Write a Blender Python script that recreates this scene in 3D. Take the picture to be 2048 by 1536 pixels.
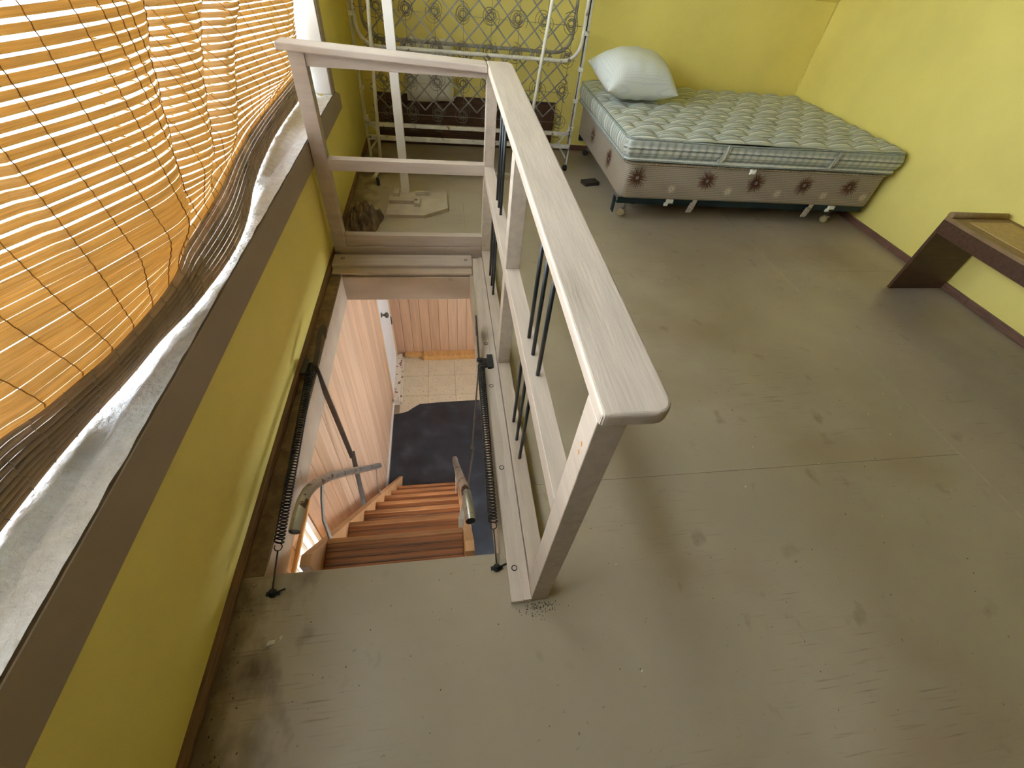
import bpy, bmesh, math, random
from mathutils import Vector, Matrix, noise

# ------------------------------------------------------------------ clean
for o in list(bpy.data.objects):
    bpy.data.objects.remove(o, do_unlink=True)
SC = bpy.context.scene
COL = SC.collection
RND = random.Random(7)

# ------------------------------------------------------------------ camera
CAM_H = 1.45
yaw, pitch, roll = (math.radians(a) for a in (12.326, 46.762, 6.963))
F_PX = 848.1
fwd = Vector((math.sin(yaw) * math.cos(pitch), math.cos(yaw) * math.cos(pitch), -math.sin(pitch)))
rgt = Vector((math.cos(yaw), -math.sin(yaw), 0))
upv = rgt.cross(fwd)
r2 = rgt * math.cos(roll) + upv * math.sin(roll)
u2 = -rgt * math.sin(roll) + upv * math.cos(roll)
cd = bpy.data.cameras.new('camera')
cd.sensor_fit = 'HORIZONTAL'
cd.sensor_width = 36.0
cd.lens = F_PX / 2048 * 36.0
cd.clip_start = 0.02
cam = bpy.data.objects.new('camera', cd)
COL.objects.link(cam)
M = Matrix((r2, u2, -fwd)).transposed().to_4x4()
M.translation = (0, 0, CAM_H)
cam.matrix_world = M
SC.camera = cam

# ------------------------------------------------------------------ world (overcast day) and exposure
w = bpy.data.worlds.new('overcast_sky')
SC.world = w
w.use_nodes = True
bg = w.node_tree.nodes['Background']
bg.inputs[0].default_value = (0.93, 0.97, 1.0, 1)
bg.inputs[1].default_value = 18.5
SC.view_settings.view_transform = 'Standard'
SC.view_settings.look = 'None'
SC.view_settings.gamma = 1.0
SC.view_settings.use_curve_mapping = False
SC.view_settings.exposure = 0.12
cy = SC.cycles
cy.max_bounces = 10
cy.diffuse_bounces = 7
cy.glossy_bounces = 3
cy.transmission_bounces = 6
cy.caustics_reflective = False
cy.caustics_refractive = False
cy.sample_clamp_indirect = 8.0


# room dimensions (metres)
XW, XR, YB, YF = -0.68, 3.424, 4.49, -2.6      # left wall, right wall, back wall, wall behind the viewer
ZK, ZC = 1.26, 2.35                            # knee wall height, flat ceiling
WY0, WY1, WZ0, WZ1 = -0.10, 3.28, 0.65, 2.10    # window opening in the left wall
OX0, OX1, OY0, OY1 = -0.60, 0.152, 0.549, 2.246  # hatch
ZL = -2.2                                      # lower floor
LX, LXR, LYB, LYF = -0.615, 2.4, 3.90, -1.2    # lower room

# ------------------------------------------------------------------ materials
def nt(m):
    return m.node_tree.nodes, m.node_tree.links


def new_mat(name):
    m = bpy.data.materials.new(name)
    m.use_nodes = True
    return m


def mul(c, k):
    return tuple(min(1.0, x * k) for x in c[:3]) + (1,)


def mat(name, col, rough=0.6, var=0.12, scale=6.0, stretch=(1, 1, 1), bump=0.0, bscale=60.0, metal=0.0,
        spots=None, spot_scale=14.0, spot_lo=0.62, spot_hi=0.68, detail=6, distort=0.0, spec=0.5, bstretch=None, orand=0.0):
    m = new_mat(name)
    n, l = nt(m)
    b = n['Principled BSDF']
    tc = n.new('ShaderNodeTexCoord')
    mp = n.new('ShaderNodeMapping')
    mp.inputs['Scale'].default_value = stretch
    l.new(tc.outputs['Object'], mp.inputs[0])
    nz = n.new('ShaderNodeTexNoise')
    nz.inputs['Scale'].default_value = scale
    nz.inputs['Detail'].default_value = detail
    nz.inputs['Distortion'].default_value = distort
    l.new(mp.outputs[0], nz.inputs['Vector'])
    rp = n.new('ShaderNodeValToRGB')
    rp.color_ramp.elements[0].position = 0.3
    rp.color_ramp.elements[1].position = 0.7
    rp.color_ramp.elements[0].color = mul(col, 1 - var)
    rp.color_ramp.elements[1].color = mul(col, 1 + var)
    l.new(nz.outputs['Fac'], rp.inputs[0])
    out = rp.outputs[0]
    if spots:
        n2 = n.new('ShaderNodeTexNoise')
        n2.inputs['Scale'].default_value = spot_scale
        n2.inputs['Detail'].default_value = 8
        l.new(mp.outputs[0], n2.inputs['Vector'])
        r2_ = n.new('ShaderNodeValToRGB')
        r2_.color_ramp.elements[0].position = spot_lo
        r2_.color_ramp.elements[1].position = spot_hi
        l.new(n2.outputs['Fac'], r2_.inputs[0])
        mx = n.new('ShaderNodeMixRGB')
        mx.inputs[2].default_value = tuple(spots[:3]) + (1,)
        l.new(r2_.outputs[0], mx.inputs[0])
        l.new(out, mx.inputs[1])
        out = mx.outputs[0]
    if orand:
        oi = n.new('ShaderNodeObjectInfo')
        mr = n.new('ShaderNodeMapRange'); mr.inputs[3].default_value = 1 - orand; mr.inputs[4].default_value = 1 + orand
        l.new(oi.outputs['Random'], mr.inputs[0])
        hs = n.new('ShaderNodeHueSaturation'); l.new(mr.outputs[0], hs.inputs['Value']); l.new(out, hs.inputs['Color'])
        out = hs.outputs[0]
    l.new(out, b.inputs['Base Color'])
    b.inputs['Roughness'].default_value = rough
    b.inputs['Metallic'].default_value = metal
    b.inputs['Specular IOR Level'].default_value = spec
    if bump:
        mp2 = mp
        if bstretch:
            mp2 = n.new('ShaderNodeMapping')
            mp2.inputs['Scale'].default_value = bstretch
            l.new(tc.outputs['Object'], mp2.inputs[0])
        n3 = n.new('ShaderNodeTexNoise')
        n3.inputs['Scale'].default_value = bscale
        n3.inputs['Detail'].default_value = 5
        l.new(mp2.outputs[0], n3.inputs['Vector'])
        bp = n.new('ShaderNodeBump')
        bp.inputs['Strength'].default_value = bump
        bp.inputs['Distance'].default_value = 0.01
        l.new(n3.outputs['Fac'], bp.inputs['Height'])
        l.new(bp.outputs[0], b.inputs['Normal'])
    return m


def stripe_mat(name, stops, period, axis=0, rough=0.9, use_uv=True, bump=0.0):
    m = new_mat(name)
    n, l = nt(m)
    b = n['Principled BSDF']
    tc = n.new('ShaderNodeTexCoord')
    sp = n.new('ShaderNodeSeparateXYZ')
    l.new(tc.outputs['UV' if use_uv else 'Object'], sp.inputs[0])
    a = n.new('ShaderNodeMath'); a.operation = 'DIVIDE'; a.inputs[1].default_value = period
    l.new(sp.outputs[axis], a.inputs[0])
    f = n.new('ShaderNodeMath'); f.operation = 'FRACT'
    l.new(a.outputs[0], f.inputs[0])
    rp = n.new('ShaderNodeValToRGB')
    rp.color_ramp.interpolation = 'LINEAR'
    els = rp.color_ramp.elements
    els[0].position, els[0].color = stops[0][0], tuple(stops[0][1]) + (1,)
    els[1].position, els[1].color = stops[-1][0], tuple(stops[-1][1]) + (1,)
    for p, c in stops[1:-1]:
        e = els.new(p); e.color = tuple(c) + (1,)
    l.new(f.outputs[0], rp.inputs[0])
    nz = n.new('ShaderNodeTexNoise'); nz.inputs['Scale'].default_value = 90
    l.new(tc.outputs['Object'], nz.inputs['Vector'])
    mx = n.new('ShaderNodeMixRGB'); mx.blend_type = 'MULTIPLY'; mx.inputs[0].default_value = 0.35
    l.new(rp.outputs[0], mx.inputs[1]); l.new(nz.outputs['Color'], mx.inputs[2])
    l.new(mx.outputs[0], b.inputs['Base Color'])
    b.inputs['Roughness'].default_value = rough
    b.inputs['Specular IOR Level'].default_value = 0.2
    return m


def glass_mat(name, tint=(0.95, 0.98, 1.0)):
    m = new_mat(name)
    n, l = nt(m)
    n.remove(n['Principled BSDF'])
    t = n.new('ShaderNodeBsdfTransparent'); t.inputs[0].default_value = tint + (1,)
    g = n.new('ShaderNodeBsdfGlossy'); g.inputs['Roughness'].default_value = 0.02
    mx = n.new('ShaderNodeMixShader')
    mx.inputs[0].default_value = 0.05; l.new(t.outputs[0], mx.inputs[1]); l.new(g.outputs[0], mx.inputs[2])
    l.new(mx.outputs[0], n['Material Output'].inputs[0])
    return m


def slat_mat(name, col, trans, tw):
    m = new_mat(name)
    n, l = nt(m)
    b = n['Principled BSDF']
    tc = n.new('ShaderNodeTexCoord')
    mp = n.new('ShaderNodeMapping'); mp.inputs['Scale'].default_value = (6, 2, 160)
    l.new(tc.outputs['Object'], mp.inputs[0])
    nz = n.new('ShaderNodeTexNoise'); nz.inputs['Scale'].default_value = 3; nz.inputs['Detail'].default_value = 6
    l.new(mp.outputs[0], nz.inputs['Vector'])
    rp = n.new('ShaderNodeValToRGB')
    rp.color_ramp.elements[0].position = 0.25; rp.color_ramp.elements[1].position = 0.75
    rp.color_ramp.elements[0].color = mul(col, 0.72); rp.color_ramp.elements[1].color = mul(col, 1.2)
    l.new(nz.outputs['Fac'], rp.inputs[0])
    l.new(rp.outputs[0], b.inputs['Base Color'])
    b.inputs['Roughness'].default_value = 0.5
    t = n.new('ShaderNodeBsdfTranslucent')
    mc = n.new('ShaderNodeMixRGB'); mc.blend_type = 'MULTIPLY'; mc.inputs[0].default_value = 1
    mc.inputs[2].default_value = trans + (1,)
    l.new(rp.outputs[0], mc.inputs[1]); l.new(mc.outputs[0], t.inputs[0])
    mx = n.new('ShaderNodeMixShader'); mx.inputs[0].default_value = tw
    l.new(b.outputs[0], mx.inputs[1]); l.new(t.outputs[0], mx.inputs[2])
    l.new(mx.outputs[0], n['Material Output'].inputs[0])
    return m


MT = dict(
    floor=None,
    seam=mat('pale_seam_filler', (0.46, 0.41, 0.30), rough=0.8, var=0.2, scale=20),
    subfloor=mat('subfloor', (0.14, 0.11, 0.07), rough=0.8),
    yellow=mat('yellow_wall', (0.87, 0.745, 0.215), rough=0.55, var=0.05, scale=2.5, bump=0.05, bscale=220),
    ceil=mat('ceiling_paint', (0.78, 0.69, 0.17), rough=0.7, var=0.04, scale=2),
    dimbrown=mat('ambient_dimming_brown', (0.28, 0.22, 0.165), rough=0.7, var=0.1, scale=4, stretch=(1, .3, 1)),  # for unseen surfaces; dark brown chosen to lower the room's ambient light
    trimdark=mat('grey_brown_trim', (0.34, 0.27, 0.22), rough=0.5, var=0.06, scale=3, bump=0.04, bscale=80),
    greige=mat('greige_paint', (0.475, 0.395, 0.32), rough=0.5, var=0.10, scale=9, stretch=(4, .45, 4), bump=0.10, bscale=22,
               spots=(0.38, 0.31, 0.24), spot_scale=5, spot_lo=0.56, spot_hi=0.75, bstretch=(7, 0.5, 7)),
    greigex=mat('greige_paint_cross', (0.455, 0.375, 0.31), rough=0.5, var=0.10, scale=9, stretch=(.45, 4, 4), bump=0.09, bscale=22,
                spots=(0.42, 0.35, 0.28), spot_scale=5, spot_lo=0.58, spot_hi=0.75, bstretch=(0.5, 7, 7)),
    dirty=mat('dirty_greige', (0.42, 0.35, 0.28), rough=0.7, var=0.2, scale=9,
              spots=(0.12, 0.085, 0.05), spot_scale=16, spot_lo=0.52, spot_hi=0.70, bump=0.1),
    scuffed=mat('scuffed_greige', (0.42, 0.325, 0.245), rough=0.65, var=0.12, scale=7, stretch=(.5, 1, 1),
              spots=(0.20, 0.14, 0.09), spot_scale=11, spot_lo=0.66, spot_hi=0.82),
    dirtystrip=mat('dirty_strip', (0.19, 0.125, 0.07), rough=0.85, var=0.3, scale=14,
                   spots=(0.08, 0.05, 0.025), spot_scale=26, spot_lo=0.5, spot_hi=0.75, bump=0.2),
    brownwood=mat('brown_quarter_round', (0.17, 0.085, 0.035), rough=0.5, var=0.3, scale=20, stretch=(6, 0.5, 6)),
    redwood=mat('brown_skirting', (0.17, 0.085, 0.055), rough=0.5, var=0.3, scale=20, stretch=(6, 0.5, 6)),
    darkwood=mat('dark_bench_wood', (0.075, 0.033, 0.017), rough=0.45, var=0.35, scale=9, stretch=(1, 6, 6)),
    benchtop=mat('bench_top_wood', (0.26, 0.165, 0.075), rough=0.6, var=0.2, scale=12, stretch=(6, 1, 1)),
    cork=mat('cork_mat', (0.50, 0.36, 0.16), rough=0.8, var=0.12, scale=30),
    sill=mat('stone_sill', (0.84, 0.86, 0.90), rough=0.85, var=0.10, scale=30, bump=1.0, bscale=70,
             spots=(0.40, 0.36, 0.33), spot_scale=13, spot_lo=0.66, spot_hi=0.78),
    whitepaint=mat('white_paint', (0.80, 0.80, 0.80), rough=0.4, var=0.04, scale=4),
    chipped=mat('chipped_white', (0.72, 0.66, 0.56), rough=0.6, var=0.08, scale=10,
                spots=(0.20, 0.10, 0.05), spot_scale=26, spot_lo=0.58, spot_hi=0.62),
    glass=glass_mat('window_glass'),
    slat=slat_mat('bamboo_slat', (0.60, 0.44, 0.235), (1.0, 0.90, 0.70), 0.36),
    cord=mat('blind_cord', (0.33, 0.16, 0.04), rough=0.8, var=0.1),
    twine=mat('pale_twine', (0.33, 0.27, 0.20), rough=0.9, var=0.2),
    reed=mat('brown_reed', (0.40, 0.285, 0.195), rough=0.55, var=0.22, scale=7, stretch=(1, 1.0, 1), orand=0.35),
    black=mat('black_metal', (0.012, 0.013, 0.015), rough=0.45, var=0.3, scale=20),
    blackpaint=mat('black_spindle', (0.012, 0.016, 0.02), rough=0.35, var=0.1),
    darksteel=mat('dark_steel', (0.075, 0.062, 0.052), rough=0.45, metal=0.6, var=0.3, scale=20),
    tube=mat('worn_steel_tube', (0.42, 0.40, 0.36), rough=0.3, metal=0.7, var=0.15, scale=10,
             spots=(0.09, 0.05, 0.03), spot_scale=22, spot_lo=0.56, spot_hi=0.60),
    flatbar=mat('painted_flat_bar', (0.36, 0.34, 0.31), rough=0.5, metal=0.2, var=0.15, scale=10),
    pine=mat('pine_board', (0.70, 0.50, 0.335), rough=0.5, var=0.13, scale=5, stretch=(3, 3, 0.35),
             spots=(0.36, 0.20, 0.10), spot_scale=7, spot_lo=0.70, spot_hi=0.76),
    pinejoint=mat('pine_joint', (0.12, 0.07, 0.035), rough=0.8),
    orangepine=mat('orange_pine', (0.62, 0.36, 0.13), rough=0.45, var=0.15, scale=8, stretch=(4, 0.5, 4)),
    nosing=mat('lit_nosing', (0.46, 0.205, 0.08), rough=0.5, var=0.3, scale=9, stretch=(.6, 4, 4)),  # light on each tread's far edge, painted in as a paler brown
    treadrib=mat('dark_tread_rib', (0.17, 0.07, 0.028), rough=0.5, var=0.4, scale=12, stretch=(.6, 4, 4)),
    stringer=mat('stringer_pine', (0.56, 0.31, 0.14), rough=0.5, var=0.2, scale=8, stretch=(4, 0.8, 0.8)),
    vinyl=mat('vinyl_tile', (0.68, 0.60, 0.44), rough=0.4, var=0.06, scale=6,
              spots=(0.42, 0.34, 0.20), spot_scale=38, spot_lo=0.60, spot_hi=0.66),
    grout=mat('tile_joint', (0.28, 0.22, 0.14), rough=0.8),
    rubber=mat('black_rubber', (0.020, 0.027, 0.038), rough=0.36, var=0.5, scale=5, spots=(0.08, 0.09, 0.105),
               spot_scale=5, spot_lo=0.55, spot_hi=0.9, bump=0.05, bscale=30),
    lowfloor=mat('worn_underlay', (0.46, 0.36, 0.24), rough=0.8, var=0.2, scale=12),
    brass=mat('dark_brass', (0.10, 0.10, 0.07), rough=0.3, metal=0.8, var=0.2),
    bluesteel=mat('blue_green_steel', (0.012, 0.032, 0.042), rough=0.45, metal=0.3, var=0.2),
    plasticwhite=mat('white_plastic', (0.78, 0.78, 0.72), rough=0.4, var=0.03),
    yellowwheel=mat('yellowed_wheel', (0.50, 0.42, 0.24), rough=0.45, var=0.2, scale=30),
    mattress=stripe_mat('striped_ticking', [(0, (0.62, 0.65, 0.58)), (0.14, (0.62, 0.65, 0.58)), (0.17, (0.86, 0.87, 0.80)),
                        (0.25, (0.86, 0.87, 0.80)), (0.28, (0.34, 0.38, 0.35)), (0.36, (0.34, 0.38, 0.35)), (0.40, (0.66, 0.69, 0.62)), (0.46, (0.38, 0.42, 0.38)), (0.52, (0.70, 0.72, 0.65)),
                        (0.62, (0.70, 0.72, 0.65)), (0.65, (0.26, 0.30, 0.28)), (0.70, (0.26, 0.30, 0.28)), (0.73, (0.82, 0.83, 0.76)), (0.84, (0.46, 0.50, 0.45)), (0.92, (0.46, 0.50, 0.45)), (1, (0.62, 0.65, 0.58))], 0.090),
    piping=mat('green_grey_piping', (0.30, 0.35, 0.33), rough=0.9, var=0.2, scale=40),
    boxspring=stripe_mat('box_spring_fabric', [(0, (0.50, 0.43, 0.34)), (0.6, (0.50, 0.43, 0.34)), (0.74, (0.27, 0.21, 0.17)),
                         (0.86, (0.27, 0.21, 0.17)), (1, (0.50, 0.43, 0.34))], 0.0125, axis=2, use_uv=False),
    speckle=mat('speckled_braid', (0.42, 0.36, 0.27), rough=0.9, var=0.5, scale=120, detail=2),
    motif_brown=mat('brown_embroidery', (0.13, 0.055, 0.035), rough=0.9, var=0.2),
    motif_pale=mat('pale_embroidery', (0.66, 0.58, 0.46), rough=0.9, var=0.1),
    pillow=None,
    duststeel=mat('dusty_steel', (0.34, 0.32, 0.28), rough=0.5, metal=0.35, var=0.3, scale=14),
    dustwhite=mat('dusty_white_steel', (0.56, 0.53, 0.46), rough=0.55, var=0.2, scale=12,
                  spots=(0.20, 0.14, 0.09), spot_scale=20, spot_lo=0.6, spot_hi=0.66),
    wire=mat('spring_wire', (0.16, 0.14, 0.11), rough=0.45, metal=0.5, var=0.3),
    wirepale=mat('pale_spring_wire', (0.40, 0.37, 0.28), rough=0.45, metal=0.4, var=0.2),
    cream=mat('cream_pipe', (0.70, 0.67, 0.55), rough=0.4, var=0.06, scale=8),
    ply=mat('painted_plywood', (0.43, 0.36, 0.27), rough=0.7, var=0.12, scale=10),
    postpaint=mat('pale_post_paint', (0.66, 0.62, 0.56), rough=0.5, var=0.06, scale=6),
    rag=mat('dusty_rag', (0.17, 0.12, 0.08), rough=0.95, var=0.5, scale=16, bump=0.3),
    quilt=mat('white_ribbed_pad', (0.78, 0.75, 0.66), rough=0.9, var=0.08, scale=8),
    chip=mat('paint_chip', (0.66, 0.62, 0.52), rough=0.8, var=0.1),
    orangechip=mat('bare_wood_fleck', (0.55, 0.22, 0.03), rough=0.7, var=0.1),
    dark=mat('dark_dust', (0.03, 0.024, 0.016), rough=0.9, var=0.2),
    tissue=mat('white_tissue', (0.82, 0.82, 0.80), rough=0.9, var=0.03),
    ground=mat('pale_ground', (0.50, 0.54, 0.46), rough=0.9, var=0.15, scale=1.5),
    leaf=mat('pale_leaf', (0.20, 0.34, 0.24), rough=0.7, var=0.3, scale=8),
)


def tread_material():
    m = new_mat('ribbed_tread')
    n, l = nt(m)
    b = n['Principled BSDF']
    tc = n.new('ShaderNodeTexCoord')
    mp = n.new('ShaderNodeMapping'); mp.inputs['Scale'].default_value = (1.2, 60, 30)
    l.new(tc.outputs['Object'], mp.inputs[0])
    nz = n.new('ShaderNodeTexNoise'); nz.inputs['Scale'].default_value = 2.2; nz.inputs['Detail'].default_value = 5
    l.new(mp.outputs[0], nz.inputs['Vector'])
    rp = n.new('ShaderNodeValToRGB')
    rp.color_ramp.elements[0].position = 0.28; rp.color_ramp.elements[1].position = 0.72
    rp.color_ramp.elements[0].color = (0.12, 0.036, 0.010, 1); rp.color_ramp.elements[1].color = (0.44, 0.155, 0.048, 1)
    l.new(nz.outputs['Fac'], rp.inputs[0])
    l.new(rp.outputs[0], b.inputs['Base Color'])
    b.inputs['Roughness'].default_value = 0.5
    bp = n.new('ShaderNodeBump'); bp.inputs['Strength'].default_value = 0.35; bp.inputs['Distance'].default_value = 0.004
    l.new(nz.outputs['Fac'], bp.inputs['Height']); l.new(bp.outputs[0], b.inputs['Normal'])
    return m


def pillow_material():
    m = new_mat('checked_pillowcase')
    n, l = nt(m)
    b = n['Principled BSDF']
    tc = n.new('ShaderNodeTexCoord')
    sp = n.new('ShaderNodeSeparateXYZ'); l.new(tc.outputs['UV'], sp.inputs[0])
    outs = []
    for ax in (0, 1):
        a = n.new('ShaderNodeMath'); a.operation = 'MULTIPLY'; a.inputs[1].default_value = 46
        l.new(sp.outputs[ax], a.inputs[0])
        f = n.new('ShaderNodeMath'); f.operation = 'FRACT'; l.new(a.outputs[0], f.inputs[0])
        g = n.new('ShaderNodeMath'); g.operation = 'GREATER_THAN'; g.inputs[1].default_value = 0.72
        l.new(f.outputs[0], g.inputs[0]); outs.append(g)
    s = n.new('ShaderNodeMath'); s.operation = 'MAXIMUM'
    l.new(outs[0].outputs[0], s.inputs[0]); l.new(outs[1].outputs[0], s.inputs[1])
    mx = n.new('ShaderNodeMixRGB')
    mx.inputs[1].default_value = (0.76, 0.78, 0.75, 1); mx.inputs[2].default_value = (0.66, 0.70, 0.69, 1)
    l.new(s.outputs[0], mx.inputs[0]); l.new(mx.outputs[0], b.inputs['Base Color'])
    b.inputs['Roughness'].default_value = 0.9
    return m


def floor_material():
    m = new_mat('floor_paint')
    n, l = nt(m)
    b = n['Principled BSDF']
    tc = n.new('ShaderNodeTexCoord')

    def nz(scale, detail, st, lo, hi, dist=0.0):
        mp = n.new('ShaderNodeMapping'); mp.inputs['Scale'].default_value = st
        l.new(tc.outputs['Object'], mp.inputs[0])
        t = n.new('ShaderNodeTexNoise'); t.inputs['Scale'].default_value = scale; t.inputs['Detail'].default_value = detail
        t.inputs['Distortion'].default_value = dist
        l.new(mp.outputs[0], t.inputs['Vector'])
        r = n.new('ShaderNodeMapRange'); r.inputs[1].default_value = lo; r.inputs[2].default_value = hi
        l.new(t.outputs['Fac'], r.inputs[0])
        return r.outputs[0]

    def mix(fac, c1, c2, k=1.0):
        f = fac
        if k != 1.0:
            q = n.new('ShaderNodeMath'); q.operation = 'MULTIPLY'; q.inputs[1].default_value = k
            l.new(fac, q.inputs[0]); f = q.outputs[0]
        x = n.new('ShaderNodeMixRGB'); l.new(f, x.inputs[0])
        for i, c in ((1, c1), (2, c2)):
            if isinstance(c, tuple): x.inputs[i].default_value = c + (1,)
            else: l.new(c, x.inputs[i])
        return x.outputs[0]
    c = mix(nz(1.4, 5, (1, 1, 1), .3, .7, .5), (0.335, 0.28, 0.20), (0.415, 0.35, 0.255))
    c = mix(nz(1.15, 4, (1, 1.6, 1), .52, .74), c, (0.27, 0.17, 0.085), .45)
    mask = nz(1.3, 3, (1, 1, 1), .47, .60)
    scr = nz(2.0, 6, (3.0, 75, 1), .60, .72)
    q = n.new('ShaderNodeMath'); q.operation = 'MULTIPLY'; l.new(mask, q.inputs[0]); l.new(scr, q.inputs[1])
    c = mix(q.outputs[0], c, (0.11, 0.075, 0.04), .55)
    c = mix(nz(42, 3, (1, 1.5, 1), .70, .76), c, (0.12, 0.085, 0.05), .6)
    c = mix(nz(7, 8, (1, 1, 1), .66, .82), c, (0.17, 0.12, 0.07), .55)
    # dark brown band with a noisy edge, densest at the window-wall moulding
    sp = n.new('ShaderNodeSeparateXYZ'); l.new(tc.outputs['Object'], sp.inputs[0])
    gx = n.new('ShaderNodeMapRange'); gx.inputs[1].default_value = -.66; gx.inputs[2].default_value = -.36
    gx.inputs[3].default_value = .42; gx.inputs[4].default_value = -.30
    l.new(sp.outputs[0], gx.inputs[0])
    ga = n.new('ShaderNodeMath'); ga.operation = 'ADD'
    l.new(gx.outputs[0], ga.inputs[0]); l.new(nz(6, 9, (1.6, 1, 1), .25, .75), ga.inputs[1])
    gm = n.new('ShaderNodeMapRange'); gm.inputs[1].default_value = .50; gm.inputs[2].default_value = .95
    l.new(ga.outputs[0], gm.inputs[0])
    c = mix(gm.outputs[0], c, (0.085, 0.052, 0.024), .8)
    l.new(c, b.inputs['Base Color'])
    r = n.new('ShaderNodeMapRange'); r.inputs[3].default_value = .34; r.inputs[4].default_value = .52
    l.new(mask, r.inputs[0]); l.new(r.outputs[0], b.inputs['Roughness'])
    bp = n.new('ShaderNodeBump'); bp.inputs['Strength'].default_value = .08; bp.inputs['Distance'].default_value = .004
    l.new(scr, bp.inputs['Height']); l.new(bp.outputs[0], b.inputs['Normal'])
    return m


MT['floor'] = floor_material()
MT['tread'] = tread_material()
MT['pillow'] = pillow_material()

# ------------------------------------------------------------------ mesh helpers
OFF = {}


def off(o):
    v = Vector((0, 0, 0))
    while o is not None:
        v += o.location
        o = o.parent
    return v


def tag(o, label=None, cat=None, group=None, kind=None):
    if label: o['label'] = label
    if cat: o['category'] = cat
    if group: o['group'] = group
    if kind: o['kind'] = kind
    return o


def thing(name, loc, label, cat, group=None, kind=None):
    o = bpy.data.objects.new(name, None)
    o.empty_display_size = 0.1
    o.location = loc
    COL.objects.link(o)
    return tag(o, label, cat, group, kind)


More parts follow.
